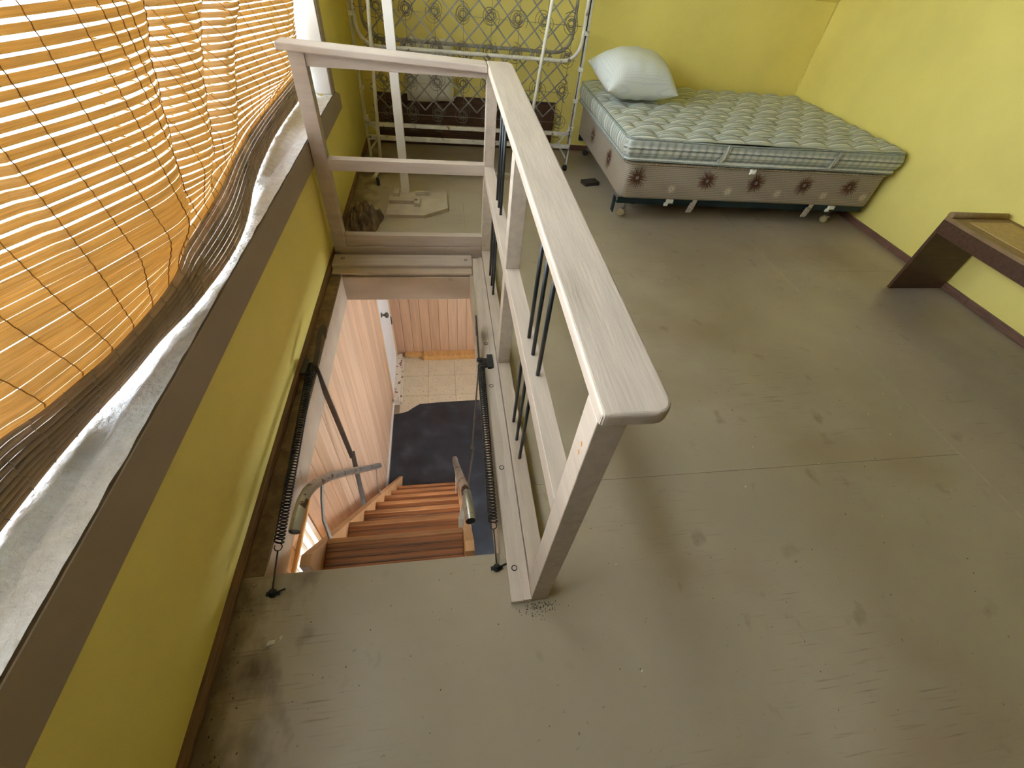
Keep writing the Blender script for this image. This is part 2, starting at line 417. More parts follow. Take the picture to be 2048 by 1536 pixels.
class MB:
    """collects shapes in world coordinates; build() links them as ONE mesh object"""

    def __init__(s):
        s.bm = bmesh.new()
        s.uv = None

    def box(s, x0, x1, y0, y1, z0, z1, bev=0.0, seg=2):
        b = bmesh.new()
        vs = [b.verts.new(p) for p in ((x0, y0, z0), (x1, y0, z0), (x1, y1, z0), (x0, y1, z0), (x0, y0, z1), (x1, y0, z1), (x1, y1, z1), (x0, y1, z1))]
        for f in ((3, 2, 1, 0), (4, 5, 6, 7), (0, 1, 5, 4), (1, 2, 6, 5), (2, 3, 7, 6), (3, 0, 4, 7)):
            b.faces.new([vs[i] for i in f])
        if bev:
            bmesh.ops.bevel(b, geom=b.edges[:], offset=bev, segments=seg, affect='EDGES', profile=0.5)
        return s.add(b)

    def add(s, b, mtx=None):
        if mtx is not None:
            bmesh.ops.transform(b, matrix=mtx, verts=b.verts[:])
        mp = {}
        for v in b.verts:
            mp[v] = s.bm.verts.new(v.co)
        for f in b.faces:
            try:
                nf = s.bm.faces.new([mp[v] for v in f.verts])
                nf.smooth = f.smooth
            except ValueError:
                pass
        b.free()
        return s

    def prism(s, pts, axis, a0, a1, bev=0.0, seg=2):
        """extrude a 2-D outline along an axis ('x': pts are (y,z); 'y': (x,z); 'z': (x,y))"""
        def P(p, a):
            return {'x': (a, p[0], p[1]), 'y': (p[0], a, p[1]), 'z': (p[0], p[1], a)}[axis]
        b = bmesh.new()
        A = [b.verts.new(P(p, a0)) for p in pts]
        B = [b.verts.new(P(p, a1)) for p in pts]
        b.faces.new(A); b.faces.new(B[::-1])
        k = len(pts)
        for i in range(k):
            b.faces.new((A[i], B[i], B[(i + 1) % k], A[(i + 1) % k]))
        bmesh.ops.recalc_face_normals(b, faces=b.faces[:])
        if bev:
            bmesh.ops.bevel(b, geom=b.edges[:], offset=bev, segments=seg, affect='EDGES', profile=0.5)
        return s.add(b)

    def hexa(s, bot, top, bev=0.0):
        b = bmesh.new()
        A = [b.verts.new(p) for p in bot]; B = [b.verts.new(p) for p in top]
        b.faces.new(A); b.faces.new(B[::-1])
        for i in range(4):
            b.faces.new((A[i], B[i], B[(i + 1) % 4], A[(i + 1) % 4]))
        bmesh.ops.recalc_face_normals(b, faces=b.faces[:])
        if bev:
            bmesh.ops.bevel(b, geom=b.edges[:], offset=bev, segments=2, affect='EDGES', profile=0.5)
        return s.add(b)

    def tube(s, pts, r, n=8, cap=True, closed=False, flat=None, hollow=False):
        """sweep a circle (or, with flat=(w,t), a rectangle) along a polyline"""
        pts = [Vector(p) for p in pts]
        k = len(pts)
        rings = []
        prev = None
        for i, p in enumerate(pts):
            if closed:
                t = (pts[(i + 1) % k] - pts[i - 1])
            else:
                t = pts[min(i + 1, k - 1)] - pts[max(i - 1, 0)]
            if t.length < 1e-9:
                t = Vector((0, 0, 1))
            t.normalize()
            if prev is None:
                a = Vector((0, 0, 1)) if abs(t.z) < 0.9 else Vector((1, 0, 0))
                u = t.cross(a).normalized()
            else:
                u = (prev - t * prev.dot(t))
                u = u.normalized() if u.length > 1e-6 else t.orthogonal().normalized()
            prev = u
            v = t.cross(u)
            rr = r[i] if isinstance(r, (list, tuple)) else r
            if flat:
                cs = [(-flat[0] / 2, -flat[1] / 2), (flat[0] / 2, -flat[1] / 2), (flat[0] / 2, flat[1] / 2), (-flat[0] / 2, flat[1] / 2)]
                ring = [s.bm.verts.new(p + u * a + v * b) for a, b in cs]
            else:
                ring = [s.bm.verts.new(p + (u * math.cos(2 * math.pi * j / n) + v * math.sin(2 * math.pi * j / n)) * rr) for j in range(n)]
            rings.append(ring)
        m = len(rings[0])
        for i in range(k if closed else k - 1):
            A, B = rings[i], rings[(i + 1) % k]
            for j in range(m):
                f = s.bm.faces.new((A[j], A[(j + 1) % m], B[(j + 1) % m], B[j]))
                f.smooth = not flat
        if cap and not closed:
            s.bm.faces.new(rings[0][::-1]); s.bm.faces.new(rings[-1])
        return s

    def lathe(s, prof, origin, axis=(0, 0, 1), n=16):
        """prof: list of (r, h) along axis from origin"""
        ax = Vector(axis).normalized(); u = ax.orthogonal().normalized(); v = ax.cross(u)
        O = Vector(origin)
        rings = []
        for r, h in prof:
            rings.append([s.bm.verts.new(O + ax * h + (u * math.cos(2 * math.pi * j / n) + v * math.sin(2 * math.pi * j / n)) * max(r, 1e-5)) for j in range(n)])
        for A, B in zip(rings, rings[1:]):
            for j in range(n):
                f = s.bm.faces.new((A[j], A[(j + 1) % n], B[(j + 1) % n], B[j])); f.smooth = True
        s.bm.faces.new(rings[0][::-1]); s.bm.faces.new(rings[-1])
        return s

    def grid(s, P, uvf=None):
        """P: rows of points"""
        V = [[s.bm.verts.new(p) for p in row] for row in P]
        for i in range(len(V) - 1):
            for j in range(len(V[0]) - 1):
                f = s.bm.faces.new((V[i][j], V[i][j + 1], V[i + 1][j + 1], V[i + 1][j])); f.smooth = True
        return s

    def shear_z(s, fn):
        for v in s.bm.verts:
            v.co.z += fn(v.co)
        return s

    def xf(s, m):
        bmesh.ops.transform(s.bm, matrix=m, verts=s.bm.verts[:])
        return s

    def build(s, name, m, parent=None, uvfn=None, smooth=None, local=False, recalc=False):
        if recalc:
            bmesh.ops.recalc_face_normals(s.bm, faces=s.bm.faces[:])
        if parent is not None and not local:
            d = off(parent)
            if d.length > 0:
                bmesh.ops.translate(s.bm, verts=s.bm.verts[:], vec=-d)
        if uvfn:
            uvl = s.bm.loops.layers.uv.new('UVMap')
            for f in s.bm.faces:
                for lp in f.loops:
                    lp[uvl].uv = uvfn(f, lp.vert.co)
        if smooth is not None:
            for f in s.bm.faces:
                f.smooth = smooth
        me = bpy.data.meshes.new(name)
        s.bm.to_mesh(me); s.bm.free()
        me.materials.append(MT[m] if isinstance(m, str) else m)
        o = bpy.data.objects.new(name, me)
        COL.objects.link(o)
        if parent is not None:
            o.parent = parent
        return o


def piece(me, name, parent, loc):
    """another copy of an alike piece, sharing its mesh"""
    o = bpy.data.objects.new(name, me)
    COL.objects.link(o)
    o.parent = parent
    o.location = loc
    return o


def lerp(a, b, t): return a + (b - a) * t


def sstep(a, b, x):
    t = max(0.0, min(1.0, (x - a) / (b - a)))
    return t * t * (3 - 2 * t)


def interp(knots, y):
    """monotone-ish cubic through knots (y, v)"""
    if y <= knots[0][0]: return knots[0][1]
    if y >= knots[-1][0]: return knots[-1][1]
    for i in range(len(knots) - 1):
        if knots[i][0] <= y <= knots[i + 1][0]:
            y0, v0 = knots[i]; y1, v1 = knots[i + 1]
            t = (y - y0) / (y1 - y0)
            m0 = (v1 - knots[i - 1][1]) / (y1 - knots[i - 1][0]) if i > 0 else (v1 - v0) / (y1 - y0)
            m1 = (knots[i + 2][1] - v0) / (knots[i + 2][0] - y0) if i + 2 < len(knots) else (v1 - v0) / (y1 - y0)
            h = y1 - y0
            return ((2 * t ** 3 - 3 * t ** 2 + 1) * v0 + (t ** 3 - 2 * t ** 2 + t) * h * m0 + (-2 * t ** 3 + 3 * t ** 2) * v1 + (t ** 3 - t ** 2) * h * m1)


def arc(c, r, a0, a1, n, plane):
    out = []
    for i in range(n + 1):
        a = math.radians(lerp(a0, a1, i / n))
        p, q = c[0] + r * math.cos(a), c[1] + r * math.sin(a)
        out.append((p, q))
    return out


# ================================================================== SETTING: upper room
# floor: structural slab with the hatch cut out, plywood sheets on top
fl = MB()
ZT = -0.006
for x0, x1, y0, y1 in ((XW - .3, OX0, YF - .15, YB + .15), (OX1, XR + .15, YF - .15, YB + .15), (OX0, OX1, YF - .15, OY0), (OX0, OX1, OY1, YB + .15)):
    fl.box(x0, x1, y0, y1, -0.17, ZT)
floor = tag(fl.build('floor', 'subfloor'), 'painted plywood floor of the upper room with a stair hatch cut into it', 'floor', kind='structure')
G = 0.0012
SX, SY = 2.28, 0.80


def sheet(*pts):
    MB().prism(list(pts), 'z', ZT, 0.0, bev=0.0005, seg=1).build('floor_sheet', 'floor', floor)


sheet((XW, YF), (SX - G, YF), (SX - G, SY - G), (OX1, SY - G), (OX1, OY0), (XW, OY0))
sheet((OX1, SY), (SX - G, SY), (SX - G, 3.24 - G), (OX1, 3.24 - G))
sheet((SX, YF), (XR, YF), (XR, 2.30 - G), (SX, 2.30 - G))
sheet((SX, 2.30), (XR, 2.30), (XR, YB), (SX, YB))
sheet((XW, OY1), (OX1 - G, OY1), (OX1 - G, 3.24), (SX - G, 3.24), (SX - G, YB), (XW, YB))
for a_, b_ in ((-.3, 1.05), (1.12, 1.9), (1.93, 2.95)):
    MB().box(SX - .0022, SX + .0010, a_, b_, -.002, 0.0004).build('seam_filler', 'seam', floor)
MB().box(XW, OX0, OY0 + G, OY1 - G, ZT, 0.0).build('floor_sheet', 'dirtystrip', floor)

# left wall with the long window opening
wl = MB()
WT = XW - 0.28
wl.box(WT, XW, YF - .15, YB + .15, -0.17, WZ0 - 0.02)
wl.box(WT, XW, YF - .15, YB + .15, WZ1, ZC + 0.1)
wl.box(WT, XW, YF - .15, WY0, WZ0 - 0.02, WZ1)
wl.box(WT, XW, WY1, YB + .15, WZ0 - 0.02, WZ1)
tag(wl.build('wall_left', 'yellow'), 'yellow painted window wall beside the stair hatch', 'wall', kind='structure')
tag(MB().box(XW - .28, XR + .15, YB, YB + .15, -0.17, ZK + 0.02).build('wall_back', 'yellow'),
    'low yellow knee wall behind the bed', 'wall', kind='structure')
wr = MB(); wr.box(XR, XR + .15, YF - .15, YB, -0.17, ZC + 0.1)
tag(wr.build('wall_right', 'yellow'), 'bright yellow wall at the end of the bed', 'wall', kind='structure')
tag(MB().box(XW - .28, XR + .15, YF - .15, YF, -0.17, ZC + 0.1).build('wall_front', 'dimbrown'), 'unseen wall behind the viewer, dark brown to keep ambient light low', 'wall', kind='structure')
ce = MB()
ce.prism([(YB + .15, ZK - 0.1375), (YB + .15, ZK + 0.05), (YB - 1.25, ZC + 0.12), (YB - 1.25, ZC)], 'x', XW - .28, XR + .15)
tag(ce.build('ceiling', 'ceil'), 'sloping yellow attic ceiling above the knee wall', 'ceiling', kind='structure')
tag(MB().box(XW - .28, XR + .15, YF - .15, YB - 1.24, ZC, ZC + 0.12).build('ceiling_flat', 'dimbrown'), 'unseen flat ceiling over the middle of the room, dark brown to keep ambient light low', 'ceiling', kind='structure')
# caulk line in the corner of back and right wall
cr = MB(); cr.tube([(XR - 0.002, YB - 0.002, 0.0), (XR - 0.002, YB - 0.002, ZK)], 0.007, n=6)
tag(cr.build('trim_1', mat('cracked_caulk', (0.70, 0.62, 0.16), var=0.15, scale=12, spots=(0.16, 0.12, 0.03), spot_scale=9, spot_lo=0.66, spot_hi=0.69)),
    'cracked caulk line in the yellow wall corner', 'trim', kind='structure')

# window_1: frame, panes, stone sill
w1 = thing('window_1', (-0.95, 0.5, WZ0), 'long white framed window behind the bamboo blind', 'window', kind='structure')
fr = MB()
fr.box(-0.97, -0.90, WY0, WY1, WZ0, WZ0 + 0.05, .004); fr.box(-0.97, -0.90, WY0, WY1, WZ1 - 0.05, WZ1, .004)
for y in (WY0, 1.02, 2.14, WY1 - 0.06):
    fr.box(-0.965, -0.905, y, y + 0.06, WZ0 + .05, WZ1 - .05, .004)
fr.build('window_frame', 'whitepaint', w1)
jm = MB(); jm.box(-0.90, XW + 0.012, WY1 - 0.012, WY1 + 0.0, WZ0, WZ1, .002)
jm.box(-0.90, XW + 0.012, WY0, WY0 + 0.012, WZ0, WZ1, .002)
jm.box(-0.90, XW + 0.0, WY0, WY1, WZ1 - 0.012, WZ1 + 0.0)
jm.build('window_reveal', 'whitepaint', w1)
for ya, yb in ((WY0 + .06, 1.02), (1.08, 2.14), (2.20, WY1 - .06)):
    MB().box(-0.938, -0.934, ya, yb, WZ0 + .05, WZ1 - .05).build('pane', 'glass', w1)
si = MB()
nx, ny = 12, 150
P = [[(lerp(-0.955, XW + 0.017, i / nx), lerp(WY0, WY1, j / ny), WZ0 - 0.003 + 0.005 * noise.noise(Vector((i * .9, j * .35, 3))) - (0.012 if i in (9,) else 0)) for j in range(ny + 1)] for i in range(nx + 1)]
si.grid(P)
si.build('stone_sill', 'sill', w1)
# trims round the window
tb = MB()
tb.prism([(YF, 0.518), (YF, 0.640), (WY1 + 0.10, 0.640), (WY1 + 0.22, 0.60), (WY1 + 0.22, 0.518)], 'x', XW, XW + 0.02, bev=0.002, seg=1)
tag(tb.build('trim_2', 'trimdark'), 'wide grey-brown board along the window sill', 'trim', kind='structure')
cs = MB(); cs.box(XW, XW + 0.02, WY1, WY1 + 0.085, 0.645, WZ1 + .1, .003); 
tag(cs.build('trim_3', 'trimdark'), 'upright grey-brown casing at the far end of the window', 'trim', kind='structure')
cs = MB(); cs.box(XW, XW + 0.02, WY0 - .085, WY1 + 0.085, WZ1 + .0, WZ1 + .085, .003); 
tag(cs.build('trim_4', 'trimdark'), 'grey-brown casing over the long window', 'trim', kind='structure')

# skirtings
bl = MB(); q = [(XW, 0.0), (XW + 0.021, 0.0), (XW + 0.0195, 0.009), (XW + 0.014, 0.017), (XW + 0.007, 0.021), (XW, 0.022)]
bl.prism(q, 'y', YF, YB)
tag(bl.build('baseboard_left', 'brownwood'), 'brown quarter-round moulding along the window wall', 'baseboard', kind='structure')
br = MB()
for a, b_ in ((YF, 1.90), (1.903, 2.60), (2.603, YB)):
    br.box(XR - 0.018, XR, a, b_, 0, 0.045, .004)
tag(br.build('baseboard_right', 'redwood'), 'narrow dark brown baseboard along the right wall', 'baseboard', kind='structure')
bb = MB().box(XW + .03, XR - .02, YB - 0.018, YB, 0, 0.045, .004)
tag(bb.build('baseboard_back', 'redwood'), 'narrow dark brown baseboard along the back wall', 'baseboard', kind='structure')

# hatch lining
hl = MB()
hl.box(OX0 - 0.002, OX0 + .004, OY0, OY1, -0.171, -0.004)
hl.box(OX1 - .004, OX1 + 0.002, OY0, OY1, -0.171, -0.004)
hl.box(OX0, OX1, OY0 - 0.001, OY0 + 0.004, -0.171, -0.006)
tag(hl.build('trim_5', 'scuffed'), 'painted lining boards of the stair hatch', 'trim', kind='structure')
hf = MB().box(OX0, OX1, OY1 - 0.014, OY1, -0.168, -0.012, .001)
tag(hf.build('trim_6', 'scuffed'), 'scuffed header board at the far end of the stair hatch', 'trim', kind='structure')
he = MB(); he.box(OX0 - 0.05, OX1 + .01, OY1 - 0.002, 2.30, 0.0, 0.012, .003)
tag(he.build('trim_7', 'scuffed'), 'thin dirty strip behind the far hatch edge', 'trim', kind='structure')
# moulding round the hatch with round screw plugs
tr = MB()
prof = [(0.168, 0), (0.168, 0.016), (0.172, 0.020), (0.204, 0.022), (0.206, 0.026), (0.231, 0.030), (0.231, 0)]
tr.prism(prof, 'y', 0.388, 2.40, bev=0.001, seg=1)
trim_r = tag(tr.build('trim_8', 'greige'), 'stepped greige floor moulding along the right side of the hatch', 'trim', kind='structure')
tf = MB(); tf.box(XW + 0.022, 0.168, 2.30, 2.42, 0.0, 0.034, .009, 3)
trim_f = tag(tf.build('trim_9', 'greigex'), 'rounded greige floor moulding across the far end of the hatch', 'trim', kind='structure')


def plug(x, y, z, par, flip=1):
    pts = [(x + 0.0085 * math.cos(a), y + 0.0085 * math.sin(a), z) for a in [2 * math.pi * i / 18 for i in range(18)]]
    MB().tube(pts, 0.0016, n=5, closed=True).build('plug_ring', 'dark', par)


for y in (0.49, 0.873, 1.306, 1.594):
    plug(0.190, y, 0.0213, trim_r)
plug(0.128, 2.357, 0.034, trim_f); plug(-0.60, 2.369, 0.034, trim_f)

# ground outside
gr = MB().box(-30, XW - .3, -25, 30, -2.9, -2.8)
tag(gr.build('ground', 'ground'), 'pale ground outside the windows', 'ground', kind='structure')

# ================================================================== SETTING: lower room
lf = MB().box(LX - .2, LXR + .2, LYF - .2, LYB + .2, ZL - 0.12, ZL - 0.004)
lowfloor = tag(lf.build('floor_lower', 'grout'), 'cream vinyl tiled floor at the foot of the stairs', 'floor', kind='structure')
TS = 0.308
tm = MB().box(-TS / 2 + .0016, TS / 2 - .0016, -TS / 2 + .0016, TS / 2 - .0016, -0.004, 0.0, .0006, 1)
t0 = tm.build('tile', 'vinyl', lowfloor, local=True)
tx0, ty0 = -0.237 - TS, 3.535
first = True
for i in range(0, 9):
    for j in range(-3, 2):
        xc, yc = tx0 + (i + .5) * TS, ty0 + (j + .5) * TS
        loc = (xc, yc, ZL)
        if first:
            t0.location = loc; first = False
        else:
            piece(t0.data, 'tile', lowfloor, loc)
MB().box(LX, LXR, LYF, ty0 - 3 * TS, ZL - .004, ZL - .001).build('underlay', 'lowfloor', lowfloor)


def plank_wall(parent, along, a0, a1, fixed, z0, z1, nrm, wdt, skip=()):
    """vertical boards; along 'y' at x=fixed or along 'x' at y=fixed"""
    k = int(math.ceil((a1 - a0) / wdt))
    for i in range(k):
        s0, s1 = a0 + i * wdt + .0014, min(a0 + (i + 1) * wdt, a1) - .0014
        if s1 - s0 < 0.01: continue
        za, zb = z0, z1
        for (q0, q1, c0, c1) in skip:
            if s1 > q0 and s0 < q1:
                if c0 <= z0 and c1 >= z1: za = None; break
                if c0 <= z0: za = c1
                else:
                    # split board above and below an opening
                    for zz0, zz1 in ((z0, c0), (c1, z1)):
                        _plank(parent, along, s0, s1, fixed, zz0, zz1, nrm)
                    za = None
                    break
        if za is None: continue
        _plank(parent, along, s0, s1, fixed, za, zb, nrm)


def _plank(parent, along, s0, s1, fixed, z0, z1, nrm):
    d = 0.012 + RND.uniform(-.0012, .0012)
    lo, hi = sorted((fixed, fixed + nrm * d))
    m = MB()
    if along == 'y': m.box(lo, hi, s0, s1, z0, z1, .0026, 1)
    else: m.box(s0, s1, lo, hi, z0, z1, .0026, 1)
    m.build('plank', PINES[RND.randrange(len(PINES))], parent)


PINES = []
for i, (c, sx) in enumerate((((0.60, 0.385, 0.245), 0), ((0.56, 0.35, 0.215), 3), ((0.62, 0.41, 0.27), 7), ((0.54, 0.34, 0.22), 11))):
    pm = mat('pine_board_%d' % i, c, rough=0.5, var=0.12, scale=5, stretch=(5, 5, 0.4), spots=(0.30, 0.16, 0.08), spot_scale=9, spot_lo=0.72, spot_hi=0.77, distort=0.4)
    pm.node_tree.nodes['Mapping'].inputs['Location'].default_value = (sx, sx * 1.7, sx * .3)
    PINES.append(pm)
# lower left wall with window and door
LW0, LW1, LWZ0, LWZ1 = -0.55, 0.91, -1.40, -0.285
DY0, DY1 = 3.14, 3.76
wll = MB()
wll.box(LX - .2, LX - .012, LYF, LW0, ZL, -0.17); wll.box(LX - .2, LX - .012, LW1, LYB + .1, ZL, -0.17)
wll.box(LX - .2, LX - .012, LW0, LW1, ZL, LWZ0); wll.box(LX - .2, LX - .012, LW0, LW1, LWZ1, -0.17)
wall_ll = tag(wll.build('wall_lower_left', 'pinejoint'), 'pine board wall down the left side of the stairs', 'wall', kind='structure')
plank_wall(wall_ll, 'y', 0.0, LYB, LX - .012, ZL, -0.17, 1, 0.092, skip=((LW0, LW1 - 0.01, LWZ0, LWZ1), (DY0, DY1, ZL, -0.32)))
wlb = MB().box(LX - .2, LXR + .2, LYB, LYB + .15, ZL, -0.17)
wall_lb = tag(wlb.build('wall_lower_back', 'pinejoint'), 'knotty pine board wall facing the foot of the stairs', 'wall', kind='structure')
plank_wall(wall_lb, 'x', LX, 1.3, LYB, ZL, -0.17, -1, 0.1045)
wlr = MB()
RWY0, RWY1, RWZ0, RWZ1 = 0.7, 2.7, -1.25, -0.3
wlr.box(LXR, LXR + .12, LYF, RWY0, ZL, -0.17); wlr.box(LXR, LXR + .12, RWY1, LYB + .1, ZL, -0.17)
wlr.box(LXR, LXR + .12, RWY0, RWY1, ZL, RWZ0); wlr.box(LXR, LXR + .12, RWY0, RWY1, RWZ1, -0.17)
tag(wlr.build('wall_lower_right', 'pine'), 'pine wall on the far side of the lower room', 'wall', kind='structure')
tag(MB().box(LX - .2, LXR + .2, LYF - .12, LYF, ZL, -0.17).build('wall_lower_front', 'pine'), 'pine wall of the lower room under the viewer', 'wall', kind='structure')
w3 = thing('window_3', (LXR + .05, 1.7, RWZ0), 'side window of the lower room', 'window', kind='structure')
f3 = MB()
for z in (RWZ0, RWZ1 - .05): f3.box(LXR + .02, LXR + .08, RWY0, RWY1, z, z + .05)
for y in (RWY0, 1.67, RWY1 - .05): f3.box(LXR + .02, LXR + .08, y, y + .05, RWZ0 + .05, RWZ1 - .05)
f3.build('window_frame', 'whitepaint', w3)
MB().box(LXR + .045, LXR + .05, RWY0 + .05, RWY1 - .05, RWZ0 + .05, RWZ1 - .05).build('pane', 'glass', w3)
# lower left window: stepped white jamb, orange head
w2 = thing('window_2', (LX - .1, 0.2, LWZ0), 'bright lower window left of the stair top with stepped white jamb', 'window', kind='structure')
jb = MB()
for k, (dx, dy) in enumerate(((0.0, 0.03), (-.025, .048), (-.055, .07), (-.085, .095))):
    jb.box(LX - .03 + dx - .03, LX - .0 + dx, LW1 - dy, LW1, LWZ0, LWZ1, .002)
jb.box(LX - .16, LX - .115, LW1 - .12, LW1, LWZ0, LWZ1, .002)
jb.box(LX - .16, LX - .115, LW0, LW0 + .08, LWZ0, LWZ1, .002)
jb.box(LX - .16, LX, LW0, LW1, LWZ0, LWZ0 + .03, .002)
jb.build('window_frame', 'whitepaint', w2)
hd = MB(); hd.box(LX - .16, LX + .004, LW0, LW1 + .02, LWZ1 - .014, LWZ1 + .004, .003)
hd.box(LX - .01, LX + .014, LW0, LW1 + .05, LWZ1 + .004, LWZ1 + .02, .003)
hd.build('window_head', 'orangepine', w2)
MB().box(LX - .14, LX - .136, LW0 + .06, LW1 - .1, LWZ0 + .03, LWZ1 - .014).build('pane', 'glass', w2)

# door_1 in the lower left wall
d1 = thing('door_1', (LX, (DY0 + DY1) / 2, ZL), 'white painted door at the foot of the stairs with dark knob', 'door', kind='structure')
MB().box(LX - .03, LX + .012, DY0 + .004, DY1 - .004, ZL + .03, -0.34, .003).build('door_leaf', 'whitepaint', d1)
js = MB(); js.box(LX - .01, LX + .02, DY1, DY1 + .05, ZL, -0.30, .002); js.box(LX - .01, LX + .02, DY0 - .02, DY0, ZL, -0.30, .002)
js.box(LX - .01, LX + .02, DY0 - .02, DY1 + .05, -0.34, -0.29, .002)
js.build('door_casing', 'pine', d1)
kb = MB(); kz, ky = -1.085, 3.255
kb.lathe([(.024, 0), (.026, .004), (.022, .007), (.009, .011), (.009, .030), (.022, .038), (.027, .048), (.026, .058), (.016, .067), (.006, .070)], (LX + .012, ky, kz), (1, 0, 0), 18)
kb.build('door_knob', 'brass', d1)
MB().box(LX + .010, LX + .022, DY1 - .010, DY1 + .012, -1.60, -1.50, .002).build('hinge', 'black', d1)
# chipped sill box and baseboards
th = MB(); th.box(LX + .006, LX + .075, 3.10, 3.82, ZL, ZL + .10, .006); th.box(LX + .075, LX + .095, 3.10, 3.80, ZL, ZL + .055, .004)
tag(th.build('trim_10', 'chipped'), 'chipped white painted sill box on the floor before the white door', 'trim', kind='structure')
b2 = MB(); b2.box(-0.30, 1.3, LYB - .105, LYB - .012, ZL, ZL + .07, .004)
tag(b2.build('baseboard_lower_back', 'orangepine'), 'thick orange pine block along the lower back wall', 'baseboard', kind='structure')
b3 = MB(); b3.box(-0.52, -0.302, LYB - .05, LYB - .012, ZL, ZL + .06, .003)
tag(b3.build('trim_11', 'orangepine'), 'short thin pine strip left of the thick block', 'trim', kind='structure')
b4 = MB(); b4.box(LX, LX + .014, 0.95, 3.10, ZL, ZL + .05, .003)
tag(b4.build('baseboard_lower_left', 'whitepaint'), 'thin white strip at the foot of the left pine wall', 'baseboard', kind='structure')

cl = MB()
for x0, x1, y0, y1 in ((LX, OX0, LYF, LYB), (OX1, LXR, LYF, LYB), (OX0, OX1, LYF, OY0), (OX0, OX1, OY1, LYB)):
    cl.box(x0, x1, y0, y1, -0.178, -0.171)
tag(cl.build('ceiling_lower', 'whitepaint'), 'white ceiling of the lower room round the stair hatch', 'ceiling', kind='structure')

# ================================================================== THINGS: lower room
# rubber mat with a torn corner
out = [(-0.595, 1.0), (1.2, 1.0), (1.2, 3.14), (0.30, 3.125), (-0.10, 3.115), (-0.33, 3.10), (-0.40, 3.05), (-0.46, 3.0), (-0.55, 2.975), (-0.595, 2.97)]
rm = MB().prism(out, 'z', ZL, ZL + .004)
matobj = tag(rm.build('rubber_mat', 'rubber'), 'black rubber floor mat with a torn corner below the stairs', 'mat')

# ================================================================== FOLD-DOWN STAIR
st = thing('attic_stair', (-0.22, 1.4, ZL), 'steep wooden hatch stair with ribbed brown treads and steel handrails', 'stairs')
SL = 1.43
noz = [(0.72 + 0.197 * k, -0.161 - 0.284 * k) for k in range(7)]
TX0, TX1 = -0.472, 0.033
def nl(y): return -0.161 - (y - 0.72) * 0.284 / 0.197
for k, (y, z) in enumerate(noz):
    tb_ = MB().box(TX0, TX1, y - (0.165 if k == 0 else 0.20), y, z - 0.028, z, .004)
    to = tb_.build('tread', 'tread', st)
    MB().box(TX0 + .001, TX1 - .001, y - .016, y + .006, z - .012, z + .003, .003).build('nosing', 'nosing', to)
    for q_ in range(5):
        yr = y - .040 - .026 * q_
        MB().box(TX0 + .004, TX1 - .004, yr - .007, yr, z - .001, z + .0025, .001, 1).build('tread_rib', 'treadrib', to)
for a, b_ in ((TX0 - .034, TX0), (TX1, TX1 + .034)):
    s_ = MB()
    y1 = 0.72 + 2.03 * 0.197 / 0.284
    s_.prism([(0.575, -0.02), (0.615, -0.02), (y1 + .075, ZL + .004), (y1 - .13, ZL + .004), (0.575, nl(.575) - .17)], 'x', a, b_, bev=.002, seg=1)
    s_.build('stringer', 'stringer', st)
for sx, nm in ((-1, 'L'), (1, 'R')):
    xs = -0.500 if sx < 0 else 0.062
    pts = [(.655, .115 if sx < 0 else .05), (.70, .113 if sx < 0 else .045)]
    if sx < 0:
        yz = [(.640, .100), (.700, .100), (.755, .090), (.800, .066), (.845, .025), (.90, -.035), (.99, -.150), (1.185, -.435), (1.42, -.785), (1.665, -1.145)]
        pp = [(xs, y, z) for y, z in yz]
    else:
        yz = [(.655, .040), (.720, .028), (.775, .010), (.82, -.020), (.865, -.065), (.93, -.145), (1.185, -.49), (1.42, -.81), (1.69, -1.155)]
        pp = [(lerp(.057, .020, i / 8) , y, z) for i, (y, z) in enumerate(yz)]
    hr = MB().tube(pp, 0.0185, n=16, cap=False)
    hro = hr.build('handrail', 'tube', st)
    e = Vector(pp[0]); d = (Vector(pp[1]) - e).normalized()
    MB().lathe([(.0165, .0015), (.0165, .002)], e, d, 16).build('tube_bore', 'black', hro)
    # flat bar supports
    if sx < 0:
        sup = [[(xs + .002, .905, -.06), (xs, .86, -.10), (xs + .004, .80, -.15), (xs + .030, .735, -.215), (xs + .031, .66, -.33)],
               [(xs, 1.60, -1.06), (xs + .004, 1.52, -1.12), (xs + .02, 1.47, -1.20), (xs + .024, 1.47, -1.28)]]
    else:
        sup = [[(.047, .80, -.03), (.044, .80, -.12), (.028, .78, -.20), (.026, .70, -.30)],
               [(.021, 1.62, -1.07), (.022, 1.56, -1.13), (.020, 1.50, -1.22), (.018, 1.50, -1.29)]]
    for q in sup:
        MB().tube(q, 0, flat=(.006, .022)).build('support_bar', 'flatbar', hro)

# counterbalance arms, brackets and springs
def helix(p0, p1, r, turns, wr, seg=9, n=4):
    p0, p1 = Vector(p0), Vector(p1); ax = (p1 - p0); L = ax.length; ax.normalize(); u = ax.orthogonal().normalized(); v = ax.cross(u)
    pts = []
    N = int(turns * seg)
    for i in range(N + 1):
        a = 2 * math.pi * i / seg
        pts.append(p0 + ax * (L * i / N) + (u * math.cos(a) + v * math.sin(a)) * r)
    return pts


